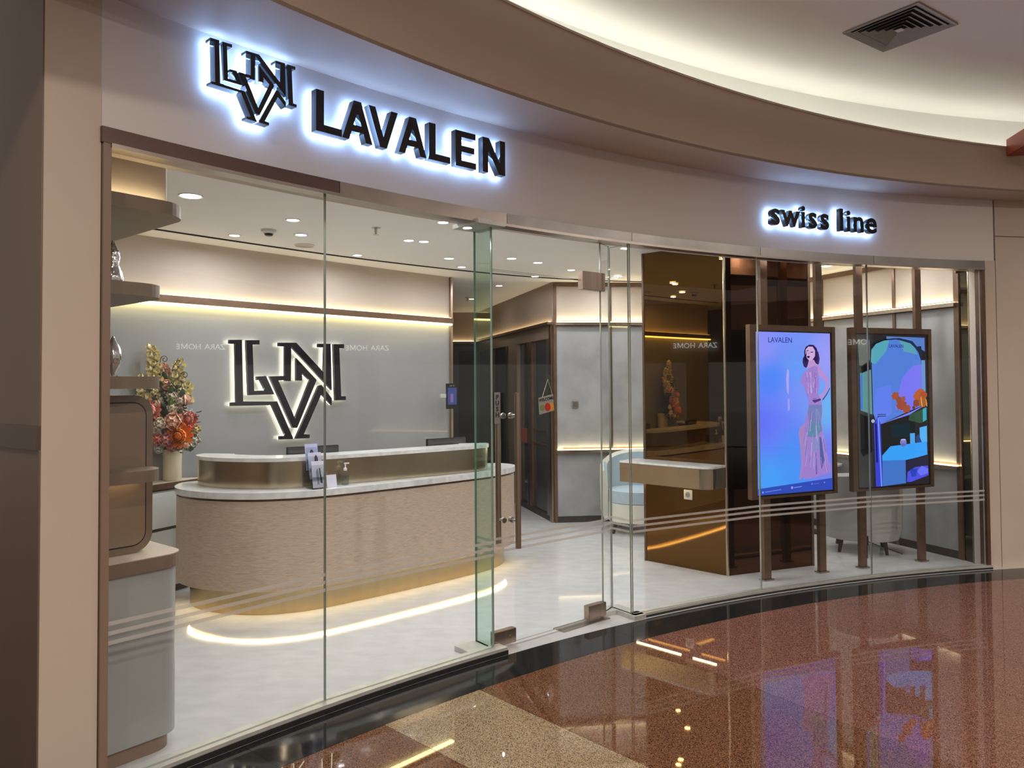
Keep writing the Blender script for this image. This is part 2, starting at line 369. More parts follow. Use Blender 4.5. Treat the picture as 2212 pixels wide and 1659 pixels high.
# ------------------------------------------------------------------ glass
def flatpane(name, p0, p1, z0, z1, parent, t=.012, edge='pedge', gm='glass'):
    """upright pane of glass from p0 to p1; edge faces get the green edge material"""
    p0 = Vector(p0[:2]); p1 = Vector(p1[:2]); d = (p1 - p0).normalized(); n = Vector((-d.y, d.x)) * t / 2
    bm = bmesh.new(); add_prism(bm, [tuple(p0 - n), tuple(p1 - n), tuple(p1 + n), tuple(p0 + n)], z0, z1)
    bm.normal_update()
    for f in bm.faces:
        fn = f.normal
        f.material_index = 0 if abs(fn.x * n.x + fn.y * n.y) / n.length > .9 else 1
    me = bm_mesh(name, bm); me.materials.append(M[gm]); me.materials.append(M[edge])
    o = bpy.data.objects.new(name, me); COL.objects.link(o)
    if parent: o.parent = parent
    # frosted safety strips on the inner face
    return o
def strips(p0, p1, parent, off=-.009, zs=(.662, .624, .586)):
    p0 = Vector(p0[:2]); p1 = Vector(p1[:2]); d = (p1 - p0).normalized(); n = Vector((-d.y, d.x)) * off; n2 = n * 1.1
    for z in zs:
        s = prism('frosted_strip', [tuple(p0 + n), tuple(p1 + n), tuple(p1 + n2), tuple(p0 + n2)], z - .008, z + .008, M['frost'], parent)
seams = [(142.06, 136.06), (136.02, 129.56), (122.76, 115.62), (115.58, 109.05), (109.01, 102.25)]
labs = ['tall clear glass pane beside the beige pier, in front of the curved shelves',
        'tall clear glass pane in front of the reception counter, left of the door',
        'tall clear glass pane right of the door, in front of the bronze mirror pillar',
        'tall clear glass pane in front of the first advertising screen',
        'rightmost tall clear glass pane, in front of the second advertising screen']
for (a0, a1), lb in zip(seams, labs):
    t = thing('shop_window', lb, 'window')
    p0, p1 = pol(0, a0), pol(0, a1)
    flatpane('pane', p0, p1, .043 if a0 > 125 else .031, 2.572, t); strips(p0, p1, t)
t = thing('glass_return', 'narrow clear glass fin with green edges at the left side of the door', 'window')
q0, q1 = pol(.01, 129.50), pol(.185, 129.46); flatpane('pane', q0, q1, .03, 2.56, t, .016, 'gedge', 'glassg'); strips(q0, q1, t)
t = thing('glass_return', 'narrow clear glass fin at the right side of the door', 'window')
q0, q1 = pol(.01, 122.80), pol(.20, 122.84); flatpane('pane', q0, q1, .03, 2.56, t, .014); strips(q0, q1, t, off=.009)
t = thing('glass_sidelight', 'slim fixed glass sidelight between the door hinges and the right fin', 'window')
S0, S1 = pol(.13, 123.66), pol(.20, 122.88); flatpane('pane', S0, S1, .03, 2.572, t); strips(S0, S1, t)
t = thing('glass_transom', 'clear glass transom pane above the door leaf', 'window')
D0, D1 = pol(.06, 129.30), pol(.125, 123.70); flatpane('pane', D0, D1, 2.302, 2.572, t)
# door leaf
dr = thing('door_1', None, None, pol(.06, 129.3)); dr.location = (0, 0, 0); tag(dr, kind='structure')
flatpane('door_leaf', D0, D1, .016, 2.294, dr); strips(D0, D1, dr)
dd = (D1 - D0); dL = dd.length; dd = dd.normalized(); dn = Vector((-dd.y, dd.x, 0)); dn = dn if dn.y > 0 else -dn
rzd = math.atan2(dd.y, dd.x)
def dpos(px_u, off, z): v = D0 + dd*px_u + dn*off; return Vector((v.x, v.y, z))
def fitting(name, u0, u1, z0, z1, th2=.022, m='bronze'):
    o = box(name, u0, u1, -th2, th2, z0, z1, M[m], dr, .002, (D0.x, D0.y, 0), rzd); return o
fitting('bottom_lock', .0, .17, .018, .105); 
fitting('bottom_hinge', dL - .16, dL + .01, .02, .11, .024)
fitting('top_hinge', dL - .19, dL + .03, 2.235, 2.36, .024)
bm = bmesh.new(); add_tube(bm, (.125, -.026, .06), (.125, -.02, .06), .012); link('lock_cylinder', bm_mesh('k', bm), M['gold'], dr, (D0.x, D0.y, 0), rzd)
hu = .075
for sgn, nm in ((-1, 'outer_handle'), (1, 'inner_handle')):
    bm = bmesh.new(); uu = .145 if sgn < 0 else .10
    off = -.075 if sgn < 0 else .06
    add_tube(bm, dpos(uu, off, .60), dpos(uu, off, 1.545), .018, n=20)
    link(nm, bm_mesh(nm, bm), M['bronze'], dr, smooth=True)
    for z in (.765, 1.405):
        bm = bmesh.new(); add_tube(bm, dpos(uu, off, z), dpos(uu, 0, z), .010, n=12); add_tube(bm, dpos(uu, off*.25, z), dpos(uu, 0, z), .018, n=14)
        link('handle_standoff', bm_mesh('hs', bm), M['steel'], dr, smooth=True)
cl_ = box('floor_closer_plate', dL - .42, dL + .02, -.05, .05, 0, .006, M['steeld'], dr, 0, (D0.x, D0.y, 0), rzd)
# PUSH plate
pp = thing('push_plate', 'narrow silver PUSH sign on the glass door beside the pull handle', 'sign', dpos(.035, -.012, 1.455), rzd)
box('plate', -.022, .022, -.003, 0, -.095, .095, M['steel'], pp)
for i, ch in enumerate('PUSH'):
    me = text_mesh(ch, .040, .0008, .0012); link('letter', me, M['black'], pp, (0, -.0042, .052 - i*.036))
# WELCOME card sign hanging from a suction cup
wu = (pol(.08, 126.75) - D0).dot(dd)
cup = thing('welcome_sign', 'tilted hanging WELCOME card sign with red and orange circles on the glass door', 'sign', dpos(wu, -.014, 0), rzd)
wb = bmesh.new(); add_plate(wb, [(-.065, -.058), (.065, -.048), (.068, .058), (-.062, .048)], -.003, 0)
sg = link('card', bm_mesh('c', wb), mat('translucent_card', (.34, .35, .31), .4, var=.05), cup, (0, 0, 1.468)); sg.rotation_euler = (0, rd(-6), 0)
me = text_mesh('WELCOME', .026, .0006, .0006); link('lettering', me, M['black'], cup, (0, -.0042, 1.493)).rotation_euler = (0, rd(-8), 0)
def disc(name, x, z, r, y, m, parent, n=24, sx=1):
    bm = bmesh.new(); add_plate(bm, [(x + sx*r*cos(2*pi*i/n), z + r*sin(2*pi*i/n)) for i in range(n)], y, y + .0008)
    return link(name, bm_mesh(name, bm), m, parent)
disc('emblem_circle', .012, 1.450, .026, -.0042, mat('emblem_red', (.55, .03, .02), .4, var=.05), cup)
disc('emblem_circle', .040, 1.452, .026, -.0038, mat('emblem_orange', (.80, .33, .03), .4, var=.05), cup)
disc('green_mark', -.035, 1.446, .021, -.0038, mat('mark_green', (.25, .32, .13), .4, var=.2, vscale=60), cup)
bm = bmesh.new(); add_lathe(bm, [(.004, -.012), (.012, -.008), (.024, 0), (.024, .002)], 20)
me = bm_mesh('s', bm); me.transform(Matrix.Rotation(-pi/2, 4, 'X')); link('suction_cup', me, M['acrylic'], cup, (.015, -.004, 1.635), smooth=True)
bm = bmesh.new(); add_tube(bm, (.013, -.006, 1.63), (-.035, -.004, 1.515), .0016, n=6); add_tube(bm, (.013, -.006, 1.63), (.055, -.004, 1.525), .0010, n=6)
link('string', bm_mesh('st', bm), M['white'], cup)

# ================================================================== SIGNS
LVN = dict(
 a=[(0.0, 0.0), (0.114, 0.005), (0.127, -0.52), (0.453, -0.527), (0.62, -0.869), (0.479, -0.865), (0.479, -0.835), (0.539, -0.836), (0.401, -0.559), (0.015, -0.557), (0.015, -0.527), (0.065, -0.525), (0.054, -0.034), (0.0, -0.033)],
 b=[(0.154, 0.003), (0.28, 0.008), (0.281, -0.029), (0.214, -0.034), (0.23, -0.431), (0.337, -0.429), (0.287, -0.339), (0.256, -0.339), (0.255, -0.307), (0.343, -0.303), (0.425, -0.464), (0.177, -0.469)],
 c=[(0.648, -0.14), (0.865, -0.338), (0.658, -0.77), (0.611, -0.767), (0.378, -0.306), (0.53, -0.301), (0.53, -0.34), (0.465, -0.342), (0.637, -0.687), (0.792, -0.343), (0.709, -0.273), (0.709, -0.344), (0.649, -0.344)],
 d=[(0.469, -0.007), (0.648, -0.0), (0.944, -0.268), (0.952, -0.036), (0.884, -0.035), (0.884, -0.002), (1.021, 0.003), (1.032, -0.433), (0.596, -0.038), (0.592, -0.348), (0.533, -0.348), (0.533, -0.04), (0.469, -0.039)],
 e=[(1.054, 0.001), (1.175, 0.005), (1.175, -0.034), (1.12, -0.037), (1.141, -0.492), (1.195, -0.494), (1.195, -0.53), (1.074, -0.531)],
 f=[(0.641, -0.868), (0.79, -0.871), (0.79, -0.838), (0.729, -0.831), (0.916, -0.471), (0.944, -0.492), (1.033, -0.574), (1.033, -0.51), (0.92, -0.385), (0.89, -0.388)])
def monogram(parent, s, depth, gap, halo, mface):
    for k, pl in LVN.items():
        pts = [(u*s, v*s) for u, v in pl]
        bm = bmesh.new(); add_plate(bm, pts, -gap - depth, -gap)
        o = link('monogram_piece', bm_mesh('mp', bm), mface, parent)
        bm = bmesh.new(); add_plate(bm, pts, -gap + .0005, -gap + min(.012, gap*.5))
        link('light_backing', bm_mesh('mb', bm), halo, o)
sg1 = thing('illuminated_sign', 'black back-lit LVN monogram on the shop fascia, left of the lettering', 'sign', pol(0, 139.78, 3.121), rot_at(138.5))
monogram(sg1, .362, .046, .028, M['halo'], M['black'])
LET = {
 'L': [[(0, 0), (0, 1), (.21, 1), (.21, .18), (.70, .18), (.70, 0)]],
 'A': [[(0, 0), (.36, 1), (.47, 1), (.47, .74), (.21, 0)], [(.94, 0), (.58, 1), (.47, 1), (.47, .74), (.73, 0)], [(.284, .22), (.344, .39), (.596, .39), (.656, .22)]],
 'V': [[(0, 1), (.21, 1), (.47, .27), (.73, 1), (.94, 1), (.58, 0), (.36, 0)]],
 'E': [[(0, 0), (0, 1), (.68, 1), (.68, .83), (.2, .83), (.2, .59), (.64, .59), (.64, .42), (.2, .42), (.2, .17), (.70, .17), (.70, 0)]],
 'N': [[(0, 0), (0, 1), (.23, 1), (.64, .33), (.64, 1), (.84, 1), (.84, 0), (.61, 0), (.2, .66), (.2, 0)]]}
sg2 = thing('illuminated_sign', 'black back-lit LAVALEN lettering on the shop fascia beside the monogram', 'sign', (0, 0, 0))
h = .205
for ch, a0, wd in (('L', 136.60, .148), ('A', 135.72, .184), ('V', 134.78, .184), ('A', 133.66, .184), ('L', 132.47, .148), ('E', 131.38, .148), ('N', 130.22, .170)):
    wdu = max(x for p in LET[ch] for x, z in p)
    c = pol(-.028, a0, 2.845); rz = rot_at(a0 - .45)
    bm = bmesh.new()
    for p in LET[ch]: add_plate(bm, [(x/wdu*wd, z*h) for x, z in p], -.045, 0)
    o = link('letter', bm_mesh('l', bm), M['black'], sg2, c, rz)
    bm = bmesh.new()
    for p in LET[ch]: add_plate(bm, [(x/wdu*wd, z*h) for x, z in p], .0005, .012)
    link('light_backing', bm_mesh('lb', bm), M['halo'], o)
sg3 = thing('illuminated_sign', 'black back-lit lower-case swiss line lettering on the fascia above the screens', 'sign', (0, 0, 0))
adv = {'s': .135, 'w': .205, 'i': .080, 'l': .080, 'n': .150, 'e': .140, ' ': .085}
tot = sum(adv[c] for c in 'swiss line'); span = 115.2 - 108.72; a = 115.18
for ch in 'swiss line':
    da = adv[ch] / tot * span
    if ch != ' ':
        c = pol(-.028, a - da/2, 2.815); rz = rot_at(a - da/2)
        me = text_mesh(ch, .245, .020, .0062); me.transform(Matrix.Translation((0, -.022, 0)))
        o = link('letter', me, M['black'], sg3, c, rz)
        me = text_mesh(ch, .245, .006, .0062); me.transform(Matrix.Translation((0, .0065, 0)))
        link('light_backing', me, M['halo'], o)
    a -= da
# ================================================================== SHOP INTERIOR
ci = thing('ceiling', None, None); tag(ci, kind='structure')
arc('shop_ceiling', .16, 8.6, 96, 143, 2.78, 2.86, M['shopceil'], ci, n=47)
arc('header_back', .10, .16, 101.3, 142.5, 2.572, 2.86, M['plaster'], ci)
gp = spline([(-3.1, 5.15), (-2.654, 5.748), (-1.547, 7.003), (-.333, 8.06), (.6, 8.62), (1.56, 8.9), (2.4, 8.95)], 8)
strip('slot_diffuser', gp, -.012, .012, 2.772, 2.7795, M['groove'], ci)
# --- reception wall
WP = [(-3.51, 5.20), (-2.847, 6.02), (-1.695, 7.343), (-.69, 8.44)]
WPs = spline(WP, 5)
rw = thing('wall_back', None, None); tag(rw, kind='structure')
strip('lower_wall', WPs, 0, .12, 0, 2.27, M['logowall'], rw)
strip('upper_wall', WPs, 0, .12, 2.27, 2.78, M['plaster'], rw)
strip('light_ledge', WPs, -.075, 0, 2.262, 2.322, M['bronze_d'], rw)
strip('led_strip', WPs, -.04, -.012, 2.322, 2.328, M['led'], rw)
strip('led_strip', WPs, -.055, -.006, 2.247, 2.261, M['ledy'], rw)
e0 = Vector(WPs[-1]); et = (e0 - Vector(WPs[-2])).normalized()
strip('wall_end', [tuple(e0), tuple(e0 + et*.03)], -.03, .14, 0, 2.78, M['bronze'], rw)
# corridor behind the reception wall
strip('corridor_wall', [(-.74, 8.60), (-1.30, 12.7)], 0, .1, 0, 2.78, M['greypanel'], rw)
cw = thing('wall_corridor', None, None); tag(cw, kind='structure')
strip('end_wall', [(-1.7, 12.6), (.6, 12.6)], 0, .12, 0, 2.26, M['greypanel'], cw)
strip('end_wall', [(-1.7, 12.6), (.6, 12.6)], 0, .12, 2.26, 2.78, M['brown2'], cw)
strip('light_ledge', [(-1.7, 12.6), (.6, 12.6)], -.06, 0, 2.26, 2.30, M['bronze_d'], cw)
strip('led_strip', [(-1.7, 12.6), (.6, 12.6)], -.035, -.01, 2.30, 2.306, M['led'], cw)
box('corridor_door', -.86, -.10, 12.53, 12.598, 0.005, 2.15, M['darkglass'], cw)
# --- wall with the glazed room fronts
A_ = Vector((.468, 8.904)); B_ = Vector((-.084, 10.878)); dt = (B_ - A_).normalized()
def onw(s): v = A_ + dt*s; return (v.x, v.y)
dw = thing('wall_doors', None, None); tag(dw, kind='structure')
def wseg(name, s0, s1, o0, o1, z0, z1, m): return strip(name, [onw(s0), onw(s1)], -o1, -o0, z0, z1, m, dw)
wseg('upper_wall', 0, 4.2, .0, .12, 2.28, 2.78, M['brown2'])
wseg('light_ledge', -.03, 4.2, -.07, .0, 2.285, 2.315, M['bronze'])
wseg('led_strip', 0.02, 4.2, -.035, -.012, 2.315, 2.321, M['ledw'])
wseg('door_head', 0, 4.2, -.01, .12, 2.13, 2.284, M['brownlam'])
wseg('plinth', 0.05, 1.45, -.012, .12, .0, .06, M['rubber'])
wseg('stile', .0, .07, -.02, .12, 0, 2.284, M['bronze'])
wseg('stile', .09, .20, -.01, .12, 0.06, 2.13, M['steeld'])
wseg('glazed_panel', .20, .80, .02, .05, 0.06, 2.13, M['darkglass'])
for z in (.86, 1.03): wseg('push_rail', .20, .80, .0, .02, z, z + .02, M['bronze_d'])
wseg('stile', .80, .92, -.01, .12, 0, 2.13, M['bronze_d'])
wseg('stile', .96, 1.0, -.01, .08, 0, 2.13, M['bronze'])
wseg('glazed_panel', 1.00, 1.42, .03, .06, 0.0, 2.13, M['darkglass'])
wseg('wood_box', .93, 1.32, .005, .028, .84, 1.02, M['red'])
wseg('stile', 1.42, 1.85, -.02, .10, 0, 2.13, M['brownlam'])
wseg('stile', 1.90, 1.98, -.02, .12, 0, 2.13, M['bronze'])
wseg('glazed_panel', 1.98, 2.9, .02, .05, 0.0, 2.13, M['darkglass'])
wseg('stile', 2.9, 3.0, -.02, .12, 0, 2.13, M['bronze_d'])
wseg('glazed_panel', 3.0, 4.2, .02, .05, 0.0, 2.13, M['greypanel'])
# --- marble panel wall behind the armchair
def panelwall(root, pts, splits, upper, shadowz=(.83, 2.30)):
    P0, P1 = Vector(pts[0]), Vector(pts[1]); d = (P1 - P0); L = d.length; d.normalize()
    g = .012
    f = lambda s: tuple(P0 + d*s)
    sg = lambda nm, s0, s1, o0, o1, z0, z1, m: strip(nm, [f(s0), f(s1)], o0, o1, z0, z1, m, root)
    sg('wall_core', 0, L, .03, .14, 0, 2.78, M['bronze_d'])
    for i in range(len(splits) - 1):
        a0, a1 = splits[i] + .018, splits[i+1] - .018
        sg('marble_panel', a0, a1, 0, .028, .07, .80, M['marblewall'])
        sg('marble_panel', a0, a1, 0, .028, .86, 2.27, M['marblewall'])
        sg('upper_panel', a0, a1, 0, .028, 2.33, 2.73, upper)
    for s in splits: sg('bronze_strip', s - .016, s + .016, -.012, .028, 0, 2.76, M['bronze_d'])
    sg('bronze_rail', 0, L, -.012, .029, 2.73, 2.779, M['bronze_d'])
    sg('plinth', 0, L, -.008, .028, 0, .068, M['rubber'])
    for z in (.82, 2.295):
        sg('light_ledge', 0, L, -.055, .028, z - .02, z + .015, M['bronze'])
        sg('led_strip', 0.02, L - .02, -.040, -.006, z + .015, z + .021, M['ledp'])
mw = thing('wall_marble', None, None); tag(mw, kind='structure')
panelwall(mw, [(.50, 8.90), (3.22, 9.20)], [.0, .655, 1.45, 2.25, 2.72], M['plaster'])
rw2 = thing('wall_right_inside', None, None); tag(rw2, kind='structure')
panelwall(rw2, [(3.16, 9.22), (4.03, 6.93)], [.0, .38, .78, 1.28, 1.75, 2.43], M['plaster'])
# mirrored pier at the right end of the glass
pr = thing('mirror_pier', 'narrow dark mirrored pier at the right end of the shop glass', 'pier')
strip('mirror_face', [(4.032, 6.905), (4.052, 6.80)], 0, .03, 0, 2.572, M['mirror3'], pr)
strip('mirror_face', [(4.054, 6.79), (4.075, 6.68)], 0, .03, 0, 2.572, M['mirror3'], pr)
strip('pier_edge', [(4.0525, 6.80), (4.0535, 6.79)], -.012, .03, 0, 2.572, M['champagne'], pr)
strip('pier_edge', [(4.030, 6.93), (4.032, 6.905)], -.012, .03, 0, 2.572, M['bronze_d'], pr)

# --- bronze mirror pillar
pc = thing('mirror_pillar', 'square pillar clad in bronze mirror behind the middle glass pane', 'pillar')
K0, K1, K2 = Vector((1.198, 6.985)), Vector((1.776, 6.407)), Vector((2.615, 6.748))
K3 = K0 + (K2 - K1)
prism('core', [tuple(v) for v in (K0 + (K2-K1)*.05 + (K0-K1)*-.03, K1 + Vector((.0, .04)), K2 + (K0-K1)*.05 + (K2-K1)*-.03, K3 + Vector((0, -.05)))], 0, 2.779, M['bronze_d'], pc)
def face(name, P, Q, s0, s1, m, z0=0.0, z1=2.779, o0=0, o1=.02):
    d = Q - P; L = d.length; d.normalize()
    return strip(name, [tuple(P + d*s0), tuple(P + d*(L - s1))], o0, o1, z0, z1, m, pc)
face('mirror_panel', K0, K1, .012, .012, M['mirror'])
LL = (K2 - K1).length
face('mirror_panel', K1, K2, .014, LL - .34, M['mirror2'])
face('mirror_panel', K1, K2, .344, .012, M['mirror2'])
face('mirror_panel', K3, K0, .012, .012, M['mirror']); face('mirror_panel', K2, K3, .012, .012, M['mirror2'])
for P, mm in ((K0, 'bronze_d'), (K1, 'champagne'), (K2, 'bronze_d'), (K3, 'bronze_d')):
    bm = bmesh.new(); add_tube(bm, (P.x, P.y, 0), (P.x, P.y, 2.779), .013, n=8); link('corner_trim', bm_mesh('ct', bm), M[mm], pc)
# ledge on the pillar
dK = (K1 - K0).normalized(); nK = Vector((-dK.y, dK.x)) * -1
ld = thing('wall_ledge', 'bronze ledge with pale marble top and rounded end on the mirror pillar', 'shelf')
a0 = K0 + dK*(-.085) + nK*.003; LK = (K1 - K0).length
pts = [a0, a0 + nK*.26]
c0 = K0 + dK*(LK - .10) + nK*.003
for i in range(9):
    t = i/8*pi/2; pts.append(c0 + nK*(.16 + .10*cos(t)) + dK*(.10*sin(t)))
pts.append(K0 + dK*(LK) + nK*.003)
def hole(z): return z
prism('ledge_body', [tuple(v) for v in pts], .73, .895, M['champagne'], ld, smooth=False)
prism('ledge_top', [tuple(v) for v in pts], .897, .915, M['marbletop'], ld)
for s0, s1 in ((-.06, .40), (.52, .74)):
    q = [K0 + dK*s0 + nK*.06, K0 + dK*s1 + nK*.06, K0 + dK*s1 + nK*.075, K0 + dK*s0 + nK*.075]
    prism('led_strip', [tuple(v) for v in q], .722, .7295, M['ledp'], ld)
for o in ld.children: pass
# power socket on the pillar
ps = K0 + dK*.45
sk = thing('power_socket', 'white square power socket on the bronze mirror under the ledge', 'socket', (ps.x, ps.y, .635), math.atan2(dK.y, dK.x))
box('plate', -.042, .042, -.010, -.001, -.042, .042, M['white'], sk, .003)
bm = bmesh.new(); add_lathe(bm, [(.024, 0), (.024, .002), (.019, .002), (.019, .0005), (.003, .0005)], 20); me = bm_mesh('r', bm); me.transform(Matrix.Rotation(pi/2, 4, 'X')); link('socket_ring', me, M['greycab'], sk, (0, -.010, 0))
for x in (-.009, .009):
    bm = bmesh.new(); add_tube(bm, (x, -.0135, 0), (x, -.011, 0), .0028, n=8); link('pin_hole', bm_mesh('p', bm), M['black'], sk)
# grey switch plate on the marble wall
sw = thing('switch_plate', 'small grey square control plate on the pale marble wall', 'switch', (.727, 8.917, 1.36), rd(6))
box('plate', -.037, .037, -.010, 0, -.040, .040, mat('grey_plate', (.20, .20, .19), .35, var=.05), sw, .002)
box('key', -.026, .026, -.0125, -.0102, -.028, .028, M['steeld'], sw)

# --- wall logo
WN = (Vector(WP[2]) - Vector(WP[1])).normalized()
wl_ = Vector(WP[1]) + WN*.644 + Vector((WN.y, -WN.x))*.003
lg = thing('wall_logo', 'large black LVN monogram with ivory glow on the grey reception wall', 'sign', (wl_.x, wl_.y, 1.987), math.atan2(WN.y, WN.x))
monogram(lg, 1.0, .030, .030, M['haloin'], M['black'])

# --- reception counter
front = [(-2.50, 5.95), (-2.51, 5.78), (-2.43, 5.60), (-2.27, 5.45), (-2.05, 5.345), (-1.80, 5.305), (-1.58, 5.345), (-1.33, 5.47), (-.80, 5.93), (-.276, 6.44), (-.10, 6.66), (.0, 6.88), (.0, 7.06), (-.10, 7.19), (-.26, 7.20), (-.42, 7.12), (-.85, 6.72), (-1.35, 6.24), (-1.75, 5.98), (-2.05, 5.98), (-2.30, 6.05)]
cxm = sum(p[0] for p in front)/len(front); cym = sum(p[1] for p in front)/len(front)
def inset(pts, d):
    n = len(pts); out = []
    for i in range(n):
        p = Vector(pts[i]); t = (Vector(pts[(i+1) % n]) - Vector(pts[i-1])).normalized()
        nn = Vector((-t.y, t.x))
        out.append(tuple(p + nn*d))
    return out
body = spline(front, 6, True)
area = sum(body[i][0]*body[(i+1) % len(body)][1] - body[(i+1) % len(body)][0]*body[i][1] for i in range(len(body)))
sg_ = 1 if area > 0 else -1
def ins(d): return inset(body, d*sg_)
rc = thing('reception_counter', 'curved reception counter with grained front, gold base and marble ledges', 'counter')
prism('base', ins(.095), .0, .185, M['gold'], rc, smooth=True)
prism('counter_body', body, .185, .80, M['stone'], rc, smooth=True)
prism('shadow_gap', ins(.012), .80, .818, M['bronze_d'], rc, smooth=True)
prism('marble_ledge', ins(-.012), .818, .862, M['marbletop'], rc, smooth=True)
# thin seams of the front cladding
for (x, y) in ((-2.02, 5.336), (-1.72, 5.312), (-1.0, 5.755)):
    pass
# upper box, set back
up = spline([(-2.36, 5.93), (-2.37, 5.80), (-2.27, 5.66), (-2.10, 5.56), (-1.85, 5.495), (-1.62, 5.52), (-1.35, 5.68), (-.80, 6.10), (-.33, 6.50), (-.22, 6.66), (-.24, 6.82)], 6)
def thick(pl, a, b):
    n = len(pl); P = [Vector(p) for p in pl]; nr = []
    for i in range(n):
        t = (P[min(i+1, n-1)] - P[max(i-1, 0)]).normalized(); nr.append(Vector((-t.y, t.x)))
    return [tuple(P[i] + nr[i]*a) for i in range(n)] + [tuple(P[i] + nr[i]*b) for i in reversed(range(n))]
prism('upper_screen', thick(up, .0, .05), .863, 1.055, M['champagne'], rc, smooth=True)
prism('upper_marble', thick(up, -.012, .24), 1.056, 1.082, M['marbletop'], rc, smooth=True)
prism('led_strip', thick(spline([(-2.42, 5.80), (-2.36, 5.62), (-2.20, 5.48), (-1.98, 5.405), (-1.80, 5.375), (-1.60, 5.41), (-1.36, 5.535), (-.83, 5.99), (-.32, 6.48), (-.16, 6.68), (-.07, 6.88), (-.07, 7.02)], 6), .0, .018), .172, .1845, M['ledp'], rc)
# monitors behind the counter
def monitor(x, y, rz, lb, wd=.50):
    t = thing('computer_monitor', lb, 'monitor', (x, y, .862), rz, 'monitors on the reception counter')
    box('housing', -wd/2, wd/2, .0, .030, -.02, .272, M['blackp'], t, .004)
    box('back_cover', -wd/2 + .06, wd/2 - .06, -.028, -.001, .02, .21, M['blackp'], t, .008)
    box('stand_neck', -.03, .03, .032, .05, .004, .16, M['blackp'], t)
    box('stand_foot', -.10, .10, -.03, .12, .0005, .0035, M['blackp'], t)
    box('glossy_band', -wd/2 + .005, wd/2 - .005, -.003, -.0005, .215, .266, M['darkglass'], t)
monitor(-1.53, 5.92, rd(30), 'black computer monitor behind the brochures on the counter', .40)
monitor(-.57, 6.71, rd(38), 'black computer monitor at the right end of the reception counter', .40)
# brochure rack
bx, by = -1.40, 5.52
br = thing('brochure_holder', 'clear acrylic three-tier holder with leaflets on the counter ledge', 'holder', (bx, by, .863), rd(40))
for k in range(3):
    yy = .06 - k*.045; z = .12 - k*.06
    bm = bmesh.new(); add_plate(bm, [(-.055, z), (.055, z), (.055, z + .085), (-.055, z + .085)], yy - .014, yy - .0125); link('pocket_front', bm_mesh('pf', bm), M['acrylic'], br)
    bm = bmesh.new(); add_plate(bm, [(-.055, z - .003), (.055, z - .003), (.055, z + .17), (-.055, z + .17)], yy + .004, yy + .006); link('pocket_back', bm_mesh('pb', bm), M['acrylic'], br)
box('base_plate', -.055, .055, -.05, .07, .0, .003, M['acrylic'], br)
for s in (-1, 1):
    bm = bmesh.new(); add_prism(bm, [(-.05, .004), (.07, .004), (.07, .19), (.045, .19)], -.001, .001); me = bm_mesh('sd', bm); me.transform(Matrix.Rotation(pi/2, 4, 'Z') @ Matrix.Rotation(pi/2, 4, 'X')); link('side_plate', me, M['acrylic'], br, (s*.0565, 0, 0))
paper = [mat('leaflet_lilac', (.50, .52, .78), .5, var=.05), mat('leaflet_pale', (.62, .60, .78), .5, var=.05), mat('leaflet_white', (.66, .64, .76), .5, var=.05)]
ink = mat('leaflet_ink', (.035, .03, .06), .5, var=.1)
inkg = mat('leaflet_grey', (.30, .29, .36), .5, var=.1)
def leaflet(k, x0, z0, ww, hh, figs, lb, tilt=-10):
    yy = .06 - k*.045 - .004
    v = Matrix.Rotation(rd(40), 3, 'Z') @ Vector((x0, yy, 0))
    t = thing('leaflet', lb, 'leaflet', (bx + v.x, by + v.y, .863 + z0), rd(40), 'leaflets on the counter'); t.rotation_euler = (rd(tilt), 0, rd(40))
    box('sheet', -ww/2, ww/2, 0, .002, 0, hh, paper[k % 3], t)
    for pts, c in figs:
        bm = bmesh.new(); add_plate(bm, [(x*ww, z*hh) for x, z in pts], -.0006, -.0001); link('print', bm_mesh('p', bm), c, t)
hd_ = [(-.16, .55), (-.12, .72), (0, .80), (.14, .72), (.18, .55), (.20, .48), (-.2, .48)]
leaflet(0, -.005, .126, .098, .19, [(hd_, ink)], 'lilac leaflet in the rear tier of the acrylic holder')
leaflet(1, .0, .066, .10, .19, [([(-.05, .45), (-.02, .82), (.10, .92), (.22, .80), (.26, .45)], ink), ([(.06, .55), (.05, .74), (.12, .82), (.17, .72), (.14, .55)], inkg)], 'leaflet with a dark-haired portrait in the middle tier')
leaflet(2, .004, .008, .10, .19, [([(.10, .18), (.06, .72), (.14, .74), (.17, .5), (.28, .16)], ink), ([(-.14, .12), (-.20, .62), (-.05, .72), (.02, .6), (.0, .12)], inkg)], 'white leaflet with a standing figure in the front tier')
cd = thing('price_card', 'small white card leaning beside the leaflets on the counter', 'card', (-1.305, 5.575, .8635), rd(42)); cd.rotation_euler = (rd(-10), 0, rd(42))
box('sheet', -.04, .04, 0, .002, 0, .09, paper[2], cd)
# hand sanitiser
hs = thing('sanitiser_bottle', 'clear pump bottle with white nozzle on the counter ledge', 'bottle', (-1.235, 5.69, .863), rd(40))
bm = bmesh.new(); add_lathe(bm, [(.022, 0), (.028, .004), (.028, .085), (.022, .10), (.012, .108)], 20); link('bottle', bm_mesh('b', bm), M['acrylic'], hs, smooth=True)
bm = bmesh.new(); add_lathe(bm, [(.001, .004), (.025, .006), (.025, .07), (.001, .071)], 20); link('gel', bm_mesh('b', bm), glassm('clear_gel', (.80, .84, .86), 1.3), hs, smooth=True)
bm = bmesh.new(); add_lathe(bm, [(.013, .108), (.013, .125), (.005, .128), (.005, .155)], 16); add_box(bm, -.008, .030, -.006, .006, .155, .164); link('pump', bm_mesh('b', bm), M['white'], hs)
